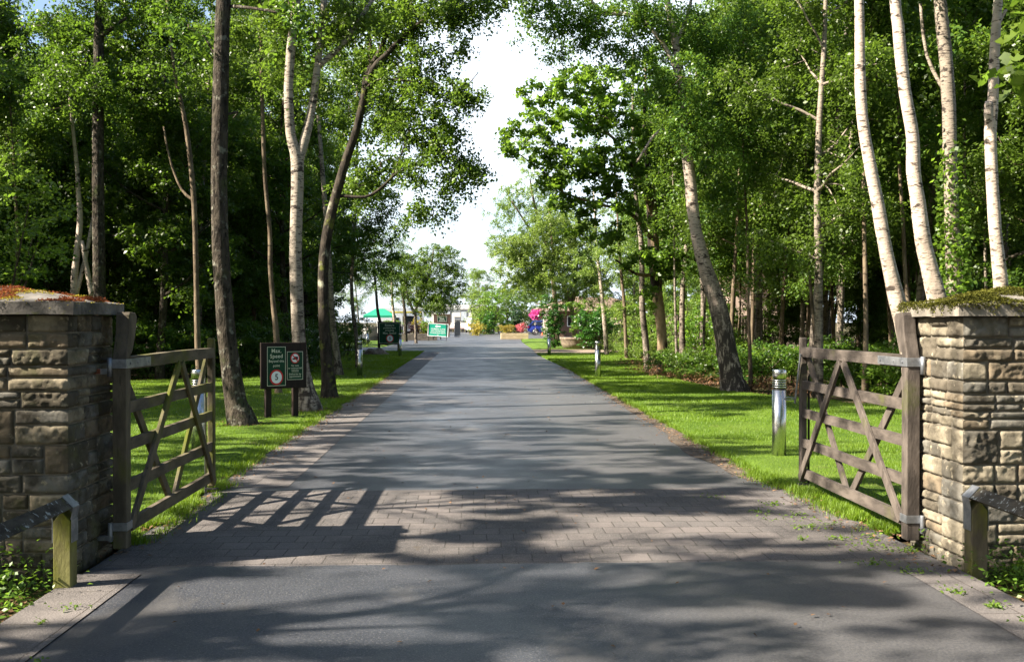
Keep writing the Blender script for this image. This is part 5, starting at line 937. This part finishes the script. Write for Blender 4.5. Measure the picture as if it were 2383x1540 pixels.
# A-frame board
p = G(1018, 793); t = thing('a_frame_board', 'leaning teal green A-frame board with white arrow and lettering', 'sign', (p.x, p.y, 0), R(2))
pn = MB().box((0, 0, 0.83), (1.62, 0.02, 1.02)).build('panel', M_TEAL, t); pn.rotation_euler = (R(-9), R(3.5), 0); pn.location = (0, -.08, .06)
b = MB(); border(b, 0, 0.83, 1.66, 1.06, 0.05, -0.015, 0.012); b.build('border', M_WHITE, pn)
lettering('lettering', [('NUMBER PLATE', .155, 0, .90, 1.0), ('RECOGNITION', .155, 0, .73, 1.0), ('CHECKING NOW', .145, 0, .57, 1.0), ('IN', .12, 0, .42, 1.0)], M_WHITE, pn, -.013)
b = MB(); b.prism([(-.28, 1.13), (-.08, 1.25), (-.08, 1.17), (.20, 1.17), (.20, 1.09), (-.08, 1.09), (-.08, 1.01)], -.014, -.012, 'y'); b.build('arrow', M_WHITE, pn)
for sx in (-.72, .72):
    MB().bar((sx, -.08, 0), (sx, .10, 1.35), .05, .04, (1, 0, 0)).build('leg', M_BLACKMET, t); MB().bar((sx, .55, 0), (sx, .13, 1.35), .05, .04, (1, 0, 0)).build('leg', M_BLACKMET, t)
MB().tube([(-.35, .1, .10), (-.33, .1, .30), (-.2, .1, .36), (.1, .1, .36), (.25, .1, .28), (.28, .1, .10)], .05, 8).build('ballast', M_LENS, t)
# brown notice with lettering, and the grey cabinet beside it
p = G(1026, 785); t = thing('notice_board', 'brown notice board with small green panel behind the A-frame board', 'sign', (p.x, p.y + 4, 0), R(8))
MB().box((0, 0, 1.75), (1.75, .08, 1.15)).build('backboard', M_BROWNPAINT, t)
for sx in (-.62, .70): MB().box((sx, .09, .9), (.14, .10, 1.85)).build('post', M_BROWNPAINT, t)
pn = MB().box((-.02, -.045, 1.83), (.98, .01, .58)).build('green_panel', M_SIGNGREEN, t)
b = MB(); border(b, -.02, 1.83, .98, .58, .03, -.052, .006); b.build('border', M_CREAM, pn)
b = MB()
for zz, ww in ((1.97, .70), (1.83, .45), (1.67, .62)): b.box((-.02, -.053, zz), (ww, .004, .07))
b.build('lettering', M_CREAM, pn)
t = thing('cabinet', 'grey upright service cabinet beside the brown notice board', 'cabinet', (p.x + 1.55, p.y + 4.6, 0))
MB().box((0, 0, 1.0), (.62, .45, 2.0)).build('body', M_PLASTIC, t, bevel=.02); MB().box((0, 0, 2.02), (.68, .5, .04)).build('lid', M_LENS, t); MB().box((.0, -.232, .95), (.52, .012, 1.6)).build('door', M_LENS, t)
# boulder on the grass, stone tub
def boulder(label, loc, r, seed, flat=.6):
    vs = []; fs = []; n, mm = 22, 12
    for j in range(mm + 1):
        for i in range(n):
            th = math.pi * j / mm; ph = 2 * math.pi * i / n; d = Vector((math.sin(th) * math.cos(ph), math.sin(th) * math.sin(ph), math.cos(th)))
            q = 1 + .35 * noise.noise(d * 1.6 + Vector((seed, 0, 0))) + .12 * noise.noise(d * 4 + Vector((seed, 3, 0))); vs.append((d.x * r[0] * q, d.y * r[1] * q, d.z * r[2] * q))
    for j in range(mm):
        for i in range(n): fs.append((j * n + i, (j + 1) * n + i, (j + 1) * n + (i + 1) % n, j * n + (i + 1) % n))
    o = MB().add(vs, fs, True).build('boulder', M_ROCK, None, loc); return tag(o, label, 'boulder')
p = G(873, 826); boulder('low brown boulder on the lawn beside the small speed sign', (p.x, p.y, .06), (.55, .4, .26), 5)
p = G(1340, 811); t = thing('stone_tub', 'low brown stone planter at the foot of the clipped shrub by the dirt path', 'planter', (p.x, p.y, 0))
MB().lathe([(.72, -.02), (.86, .30), (.90, .52), (.94, .56), (.94, .66), (.84, .66), (.82, .58), (.1, .58)], 22).build('tub', M_TERRACOTTA, t)
shrub('shrub', 'rounded dark shrub with white blossom rising above the stone planter', 'shrub', (p.x - 1.25, p.y + .7, 0), .75, 2.9, 'glossy', .10, 6000, 521, stems=10)
shrub('shrub', 'yellow-green shrub between the stone planter and the big glossy shrub', 'shrub', (p.x + .9, p.y + 1.6, 0), 1.2, 2.6, 'lime', .10, 5000, 522)
p = G(1350, 814); shrub('shrub', 'big dark glossy laurel shrub on the right beside the dirt path', 'shrub', (p.x + .9, p.y + .6, 0), 1.35, 2.1, 'glossy', .11, 7500, 523, stems=12)
p = G(1385, 812); shrub('shrub', 'dark glossy laurel shrub touching the slender birch pole', 'shrub', (p.x + .5, p.y + .8, 0), 1.25, 1.9, 'glossy', .11, 6500, 524, stems=12)
# reception lodge with tiled hip roof
p = G(1275, 786); t = thing('lodge', 'brown timber lodge with tiled hipped roof, half hidden behind the shrubs by the dirt path', 'building', (p.x + .75, p.y + 8, 0))
x0, x1, y0, y1, ez = -.2, 9.5, 0, 7.0, 2.75
MB().box(((x0 + x1) / 2, (y0 + y1) / 2, ez / 2), (x1 - x0, y1 - y0, ez)).build('wall', M_BROWNPAINT, t)
ov = 1.25; rz = ez + 1.35
A = [(x0 - ov, y0 - ov, ez), (x1 + ov, y0 - ov, ez), (x1 + ov, y1 + ov, ez), (x0 - ov, y1 + ov, ez), (x0 + 2.8, 3.5, rz), (x1 - 2.8, 3.5, rz)]
B = [(x, y, z - .12) for x, y, z in A[:4]]
rf = MB().add(A + B, [(0, 1, 5, 4), (1, 2, 5), (2, 3, 4, 5), (3, 0, 4), (0, 6, 7, 1), (1, 7, 8, 2), (2, 8, 9, 3), (3, 9, 6, 0), (6, 9, 8, 7)]).build('roof', M_TILE, t)
b = MB()
for k in range(1, 12):
    f = k / 12; za = ez + (rz - ez) * f + .02; ya = y0 - ov + (3.5 - y0 + ov) * f; xa = x0 - ov + (2.8 + ov) * f; xb = x1 + ov - (2.8 + ov) * f; b.tube([(xa, ya, za), (xb, ya, za)], .018, 4); b.tube([(xa, ya, za), (xa, 7 - ya, za)], .018, 4)
b.build('tile_course', M_TILE, rf)
b = MB()
for q in ((0, 4), (3, 4), (4, 5), (1, 5), (2, 5)): b.tube([Vector(A[q[0]]) + Vector((0, 0, .03)), Vector(A[q[1]]) + Vector((0, 0, .03))], .09, 6)
b.build('ridge', M_TILE, rf)
for yy in (y0 - ov + .12, 3.0): MB().box((x0 + .02, yy - .1 if yy < 0 else yy, (ez - .12) / 2), (.16, .16, ez - .12)).build('veranda_post', M_BROWNPAINT, t)
wd_ = MB().box((2.6, -.02, 1.6), (1.5, .06, 1.1)).build('window', M_VANWHITE, t); MB().box((2.6, -.055, 1.6), (1.34, .02, .94)).build('pane', M_GLASS, wd_)
# hanging basket
c = W(1249, 732, 93); t = thing('hanging_basket', 'big pink hanging basket with long trails in front of the lodge roof', 'hanging basket', (c.x, c.y, c.z))
rg = np.random.default_rng(8)
MB().lathe([(.05, -.42), (.26, -.34), (.36, -.18), (.38, 0.0)], 16).build('basket', M_BLACKMET, t)
b = MB()
for a in (0, 2.1, 4.2): b.tube([(.36 * math.cos(a), .36 * math.sin(a), 0), (0, 0, 1.0)], .012, 4)
b.build('chain', M_BLACKMET, t)
d = unit(rg.normal(0, 1, (650, 3))) * (rg.uniform(0, 1, (650, 1)) ** .4) * np.array([.78, .7, .52]); obj('blossom', leaves('blossom', d, .15, ML['pink'], 9, up=.1, aspect=.9), t)
q = np.concatenate([np.stack([np.full(22, x_) + rg.normal(0, .05, 22), rg.normal(0, .1, 22) + yy, -rg.uniform(.3, 1.7, 22)], 1) for x_, yy in ((-.1, .2), (.5, -.2))]); obj('vines', leaves('trails', q, .10, ML['white'], 10, up=.1), t)
t = thing('basket_post', 'tall slim dark post carrying the pink hanging basket', 'post', (c.x + 1.25, c.y + .9, 0)); MB().tube([(0, 0, -.1), (0, 0, c.z + .85), (-.12, -.08, c.z + 1.0), (-1.25, -.9, c.z + 1.0)], .04, 8).build('post', M_BROWNPAINT, t)
# rose-covered white post with green flag
c = G(1273, 786); t = thing('rose_post', 'white post covered in pale climbing roses beside the blue car', 'post', (c.x, c.y, 0))
MB().box((0, 0, 1.1), (.16, .16, 2.3)).build('post', M_VANWHITE, t); q = rg.normal(0, 1, (900, 3)) * np.array([.17, .17, .72]) + np.array([0, 0, 1.3]); q[:, 2] = np.clip(q[:, 2], .05, 2.6); obj('roses', leaves('roses', q, .10, ML['white'], 14, up=.1, aspect=.9), t)
q = rg.normal(0, 1, (900, 3)) * np.array([.22, .2, .8]) + np.array([.22, .1, 1.1]); q[:, 2] = np.clip(q[:, 2], .05, 2.5); obj('foliage', leaves('foliage', q, .09, ML['oak'], 15, up=.1), t)
t = thing('green_flag', 'small bright green flag beside the rose-covered white post', 'flag', (c.x - .35, c.y - .1, 0)); MB().tube([(0, 0, -.05), (0, 0, 2.45)], .02, 6).build('pole', M_VANWHITE, t)
b = MB(); n = 8; vs = []; fs = []
for i in range(n + 1):
    x_ = -.45 * i / n; yy = .05 * math.sin(i * .9)
    vs += [(x_, yy, 2.4 - .05 * i / n), (x_, yy, 1.75 + .03 * i / n)]
for i in range(n): fs.append((2 * i, 2 * i + 2, 2 * i + 3, 2 * i + 1))
o = b.add(vs, fs, True).build('cloth', M_AWNING, t); md = o.modifiers.new('thick', 'SOLIDIFY'); md.thickness = .006
# blue car, seen from the side, tail to the left
c = G(1250, 779.5); car = thing('parked_car', 'dark blue estate-type car parked sideways behind the pink flowers', 'car', (c.x + 1.2, c.y + 1, 0))
side = [(-2.25, .45), (-2.30, .75), (-2.26, 1.02), (-2.12, 1.12), (-1.72, 1.60), (-1.45, 1.66), (.35, 1.66), (.75, 1.58), (1.35, 1.08), (2.1, .98), (2.28, .80), (2.30, .45), (1.95, .34)] 
arch = lambda cx: [(cx + .40 * math.cos(a), .36 + .40 * math.sin(a)) for a in [math.pi * i / 8 for i in range(9)]]
poly = side + [(1.87, .30)] + arch(1.40) + [(.9, .26), (-.9, .26)] + arch(-1.40) + [(-1.9, .30)]
b = MB(); secs = [(-.90, .93), (-.84, 1.0), (-.5, 1.0), (.5, 1.0), (.84, 1.0), (.90, .93)]; n = len(poly); vs = []; fs = []
for yy, _ in secs:
    for x_, z_ in poly:
        tum = max(0, z_ - 1.0) / .66; vs.append((x_ * (1 if abs(yy) < .6 else .985), yy * (1 - .22 * tum), z_ * (1 if abs(yy) < .6 else .992)))
for k in range(len(secs) - 1):
    for i in range(n): fs.append((k * n + i, k * n + (i + 1) % n, (k + 1) * n + (i + 1) % n, (k + 1) * n + i))
fs += [tuple(reversed(range(n))), tuple(range((len(secs) - 1) * n, len(secs) * n))]
b.add(vs, fs).build('body', M_BLUE, car)
for sy in (-1, 1):
    gl = [[(-1.95, 1.16), (-1.62, 1.53), (-1.30, 1.55), (-1.30, 1.14)], [(-1.22, 1.13), (-1.22, 1.56), (-.35, 1.57), (-.35, 1.11)], [(-.25, 1.11), (-.25, 1.57), (.45, 1.54), (1.05, 1.10)]]
    for g_ in gl:
        yv = lambda z_: sy * (.915 * (1 - .22 * (z_ - 1.0) / .66) + .004)
        MB().add([(x_, yv(z_), z_) for x_, z_ in g_] + [(x_, yv(z_) - sy * .02, z_) for x_, z_ in g_], [(0, 1, 2, 3), (7, 6, 5, 4)] + [(i, (i + 1) % 4, 4 + (i + 1) % 4, 4 + i) for i in range(4)]).build('side_window', M_GLASS, car)
    for cx in (-1.40, 1.40):
        wh = MB().tube([(cx, sy * .72, .36), (cx, sy * .93, .36)], .355, 24).build('wheel', M_TYRE, car)
        b = MB(); b.tube([(cx, sy * .92, .36), (cx, sy * .945, .36)], .10, 12)
        for k in range(6): a = k * math.pi / 3; b.bar((cx, sy * .938, .36), (cx + .235 * math.cos(a), sy * .938, .36 + .235 * math.sin(a)), .07, .02, (0, 1, 0))
        b.tube([(cx + .24 * math.cos(i * math.pi / 12), sy * .935, .36 + .24 * math.sin(i * math.pi / 12)) for i in range(25)], .022, 6, False); b.build('rim', M_RIM, wh)
    MB().box((-2.20, sy * .78, .95), (.16, .22, .16)).build('tail_light', M_TAIL, car)
    MB().box((0, sy * .90, .33), (1.9, .06, .09)).build('sill', M_BLACKMET, car); MB().box((-.4, sy * .62, 1.70), (1.9, .04, .04)).build('roof_rail', M_BLACKMET, car)
MB().box((-1.93, 0, 1.40), (.02, 1.2, .40), Matrix.Rotation(R(40), 3, 'Y')).build('rear_window', M_GLASS, car)
# traffic cone lying under the car's far side
p = G(1262, 780); t = thing('traffic_cone', 'orange cone lying beside the blue car', 'cone', (p.x, p.y, 0)); MB().lathe([(.18, 0), (.18, .03), (.12, .04), (.02, .32)], 14).build('cone', mat('cone_orange', (.75, .09, .03), None, rough=.6), t)
# white trailer behind the car
def caravan(name, label, loc, rz, L, Wd, H, mw, stripe, z0=.45, cat='caravan', wins=()):
    t = thing(name, label, cat, loc, rz)
    MB().prism([(-L / 2, z0), (L / 2, z0), (L / 2 + .08, z0 + H * .45), (L / 2 - .05, z0 + H - .12), (L / 2 - .35, z0 + H), (-L / 2 + .35, z0 + H), (-L / 2 + .05, z0 + H - .12), (-L / 2 - .08, z0 + H * .45)], -Wd / 2, Wd / 2, 'y').build('body', mw, t, bevel=.05)
    if stripe: MB().box((0, -Wd / 2 - .006, z0 + H * .80), (L * .9, .012, .16)).build('stripe', stripe, t)
    for x_, z_, a, c_ in wins:
        f = MB().box((x_, -Wd / 2 - .012, z_), (a, .03, c_)).build('window', M_LENS, t); MB().box((x_, -Wd / 2 - .03, z_), (a - .1, .02, c_ - .1)).build('pane', M_GLASS, f)
    for sx in (-.3, .3): MB().tube([(sx * L * .5, -Wd / 2 + .05, .34), (sx * L * .5, -Wd / 2 + .25, .34)], .33, 16).build('wheel', M_TYRE, t)
    return t
p = G(1248, 775); caravan('caravan', 'white caravan parked behind the blue car and the hanging basket', (p.x + .5, p.y + 6, 0), R(3), 4.6, 2.2, 2.75, M_VANWHITE, None)
p = G(928, 779); t = caravan('trailer', 'cream trailer with yellow stripe and dark serving hatch on the far left', (p.x + .2, p.y, 0), R(6), 5.4, 2.2, 2.75, M_VANWHITE, M_YELLOW, wins=((1.05, 1.75, 1.7, .95), (-.6, 1.6, .8, .9)))
MB().box((1.05, -1.25, 1.2), (2.0, .35, .05)).build('counter', M_LENS, t)
p = G(882, 780); t = thing('awning', 'green pyramid canvas awning on poles in front of the cream trailer', 'awning', (p.x + .3, p.y - 2, 0))
MB().add([(-1.7, -1.5, 2.25), (1.7, -1.5, 2.25), (1.7, 1.5, 2.25), (-1.7, 1.5, 2.25), (-.5, 0, 3.0), (.5, 0, 3.0), (-1.7, -1.5, 2.0), (1.7, -1.5, 2.0), (1.7, 1.5, 2.0), (-1.7, 1.5, 2.0)], [(0, 1, 5, 4), (1, 2, 5), (2, 3, 4, 5), (3, 0, 4), (0, 6, 7, 1), (1, 7, 8, 2), (2, 8, 9, 3), (3, 9, 6, 0)]).build('canvas', M_AWNING, t)
for sx in (-1.62, 1.62):
    for sy in (-1.4, 1.4): MB().box((sx, sy, 1.05), (.07, .07, 2.1)).build('pole', M_VANWHITE, t)
t = thing('balcony_rail', 'white railing and cream boarding under the green awning', 'railing', (p.x + .3, p.y - .3, 0))
MB().box((0, 0, .55), (4.6, .08, .75)).build('boarding', M_VANCREAM, t); b = MB()
for i in range(24): b.box((-2.2 + 4.4 * i / 23, 0, 1.25), (.04, .04, .6))
b.box((0, 0, 1.57), (4.6, .07, .06)); b.build('balustrade', M_VANWHITE, t)
# plank fence before the trailer
def fence(name, label, a, b_, H, m, bw=.14):
    a = Vector(a); b_ = Vector(b_); L = (b_ - a).length; t = thing(name, label, 'fence', a, math.atan2(b_.y - a.y, b_.x - a.x)); q = MB(); x_ = 0; k = 0
    while x_ < L: q.box((x_ + bw / 2, 0, H / 2 + .02 * noise.noise(Vector((k, 0, 3)))), (bw - .012, .022, H)); x_ += bw; k += 1
    q.build('boards', m, t); b = MB()
    for z_ in (.25 * H, .8 * H): b.box((L / 2, .035, z_), (L, .045, .09))
    b.build('rail', m, t)
    for i in range(int(L / 2.4) + 1): MB().box((i * 2.4, .095, H / 2), (.09, .09, H + .06)).build('post', m, t)
    return t
a, c = G(858, 793), G(938, 787); fence('plank_fence', 'grey plank fence on the far lawn below the green awning', (a.x, a.y, 0), (c.x, c.y, 0), 1.15, M_FENCE)
a = W(1470, 740, 47); c = W(1740, 742, 44); fence('plank_fence', 'brown plank fence deep in the sunlit wood in front of the pale house', (a.x, a.y, 0), (c.x + 2, c.y, 0), 1.85, M_FENCE)
a = G(1420, 792); fence('panel_fence', 'pale timber fence behind the slender birch poles', (a.x, a.y, 0), (a.x + 5, a.y - 5, 0), 1.9, M_FENCEL)
# pale house glimpsed through the right-hand wood
c = W(1790, 735, 54); t = thing('house', 'pale rendered house glimpsed between the trunks of the sunlit wood', 'building', (c.x, c.y, 0))
MB().box((0, 2, 1.9), (4.4, 4, 3.8)).build('wall', M_RENDER, t)
MB().prism([(-2.6, 3.75), (2.6, 3.75), (0, 5.4)], -.4, 4.4, 'y').build('roof', M_TILE, t)
f = MB().box((1.1, -.02, 2.6), (1.0, .05, 1.1)).build('window', M_VANWHITE, t); MB().box((1.1, -.05, 2.6), (.84, .02, .94)).build('pane', M_GLASS, f)
# mobile home across the end of the drive
p = G(1072, 772.5); t = thing('mobile_home', 'white mobile home with bay window across the end of the drive', 'mobile home', (p.x - .2, p.y, 0), R(-3))
MB().box((0, 0, 1.95), (8.0, 3.6, 2.9)).build('wall', M_VANCREAM, t); MB().prism([(-4.25, 3.40), (4.25, 3.40), (3.7, 4.05), (-3.7, 4.05)], -2.0, 2.0, 'y').build('roof', mat('pale_roof', (.55, .54, .53), (.62, .61, .60), 3, rough=.7), t)
MB().box((0, -1.81, .62), (8.0, .02, .18)).build('trim', mat('pink_trim', (.55, .36, .34), None, rough=.6), t)
for x_, a in ((.8, 1.0), (-1.6, .9), (-3.1, .6), (2.9, .9)):
    f = MB().box((x_, -1.83, 2.35), (a, .08, 1.6)).build('window', M_LENS, t); MB().box((x_, -1.88, 2.35), (a - .2, .03, 1.35)).build('pane', mat('net_curtain', (.30, .34, .38), (.5, .53, .56), 5, (6, 1, .3), .3), f)
for x_ in (-3, -1.2, .6, 2.4): MB().box((x_, -1.4, .28), (.4, .4, .5)).build('pier', M_MORTAR, t)
p = G(1096, 774); t = thing('white_van', 'white van half hidden behind the bushes at the end of the drive', 'van', (p.x + .4, p.y, 0), R(100))
MB().prism([(-2.3, .4), (2.2, .4), (2.3, .9), (2.1, 1.15), (1.3, 1.30), (.75, 2.05), (.4, 2.15), (-2.2, 2.15), (-2.3, 1.9)], -.9, .9, 'y').build('body', M_VANWHITE, t, bevel=.06)
MB().box((1.08, 0, 1.68), (.03, 1.5, .75), Matrix.Rotation(R(-36), 3, 'Y')).build('windscreen', M_GLASS, t)
for x_ in (-1.4, 1.45):
    for sy in (-1, 1): MB().tube([(x_, sy * .72, .34), (x_, sy * .92, .34)], .33, 16).build('wheel', M_TYRE, t)
# barrier, small green sign, lamp post
p = G(1146, 776); t = thing('road_barrier', 'black barrier post with white arm lowered across the drive end', 'barrier', (p.x, p.y, 0))
MB().box((0, 0, .95), (.34, .34, 1.9)).build('post', M_BLACKMET, t, bevel=.03); MB().tube([(.1, -.22, 1.12), (-5.6, -.22, 1.12)], .055, 8).build('arm', M_VANWHITE, t); MB().box((0, -.19, .42), (.2, .03, .2)).build('reflector', M_WHITE, t)
p = G(1159, 775); t = thing('sign_board', 'tall narrow green sign with white disc in front of the far bushes', 'sign', (p.x, p.y, 0))
MB().box((0, 0, 1.75), (1.05, .05, 1.55)).build('backboard', M_SIGNGREEN, t)
for sx in (-.42, .42): MB().box((sx, .07, .9), (.10, .08, 1.9)).build('post', M_SIGNWOOD, t)
b = MB(); border(b, 0, 1.75, 1.05, 1.55, .04, -.03, .008); 
for zz, ww in ((2.15, .7), (1.95, .5), (1.72, .3), (1.58, .7)): b.box((0, -.03, zz), (ww, .008, .07))
b.build('lettering', M_CREAM, t); b = MB(); disc(b, 0, 1.28, .17, -.034); b.build('white_disc', M_WHITE, t)
p = G(1208, 775); t = thing('lamp_post', 'tall thin dark lamp post against the sky at the end of the drive', 'lamp post', (p.x, p.y, 0))
MB().tube([(0, 0, -.1), (0, 0, 1.2), (0, 0, 6.6)], [.09, .07, .045], 10).build('post', M_BLACKMET, t); b = MB(); b.lathe([(.05, 6.6), (.16, 6.75), (.20, 7.1), (.10, 7.3), (.02, 7.42)], 12); b.build('lantern', M_BLACKMET, t)
MB().tube([(-.35, 0, 6.35), (.35, 0, 6.35)], .025, 6).build('cross_arm', M_BLACKMET, t)
# bushes and trees closing the view
for i, (px, Y, r, h, lk, n, lab) in enumerate([(1110, 128, 1.7, 5.6, 'pale', 5200, 'silvery willow bush left of the barrier end'), (1130, 124, 2.0, 5.2, 'pale', 5200, 'pale bush above the white barrier arm'), (1143, 122, 2.2, 5.6, 'lime', 5200, 'yellow-green bush behind the black barrier post'), (1165, 132, 2.6, 6.0, 'birch', 5200, 'green bush behind the tall narrow sign'), (1187, 126, 2.2, 5.0, 'dark', 5200, 'dark bush left of the narrow conifer'), (1205, 136, 2.6, 7.0, 'dark', 5200, 'dark tall bush behind the lamp post'), (1230, 138, 3.0, 6.6, 'birch', 5200, 'green bush behind the white caravan'), (1135, 121, 1.0, 2.6, 'glossy', 2600, 'small dark evergreen beside the black barrier post'), (1110, 112, .9, 1.3, 'yellow', 1400, 'small yellow shrub at the tip of the barrier arm'), (1060, 150, 3.0, 8.5, 'birch', 5200, 'tall green bush behind the mobile home'), (1030, 150, 3.0, 8.0, 'pale', 5200, 'pale bush behind the mobile home end'), (1265, 125, 3.2, 7.5, 'birch', 5200, 'green tree-like bush behind the lodge')]):
    c = W(px, 748, Y); shrub('shrub', lab, 'bush', (c.x, Y, 0), r, h, lk, .17, n, 600 + i, stems=9, twig=.3)
for x, y, k, lab in [(-9, 150, 'pale', 'distant pale tree closing the view behind the mobile home'), (-20, 118, 'broad', 'distant broad tree behind the green awning'), (-13, 112, 'birch', 'distant birch behind the cream trailer'), (-26, 105, 'broad', 'distant broad tree at the far left behind the plank fence'), (16, 128, 'broad', 'distant broad tree behind the lodge roof'), (10, 150, 'pale', 'distant pale tree beyond the lamp post'), (24, 112, 'pale', 'distant pale tree right behind the lodge'), (1, 165, 'pale', 'distant pale tree at the middle of the drive end')]:
    o = plant(k, x, y, rs, lab, None, scale=1.0)
for k in KINDS:
    for v in KINDS[k]:
        if v.name not in used:
            for ch in list(v.children): bpy.data.objects.remove(ch)
            bpy.data.objects.remove(v)
for o in C.objects:
    if 'n' in o.keys(): del o['n']
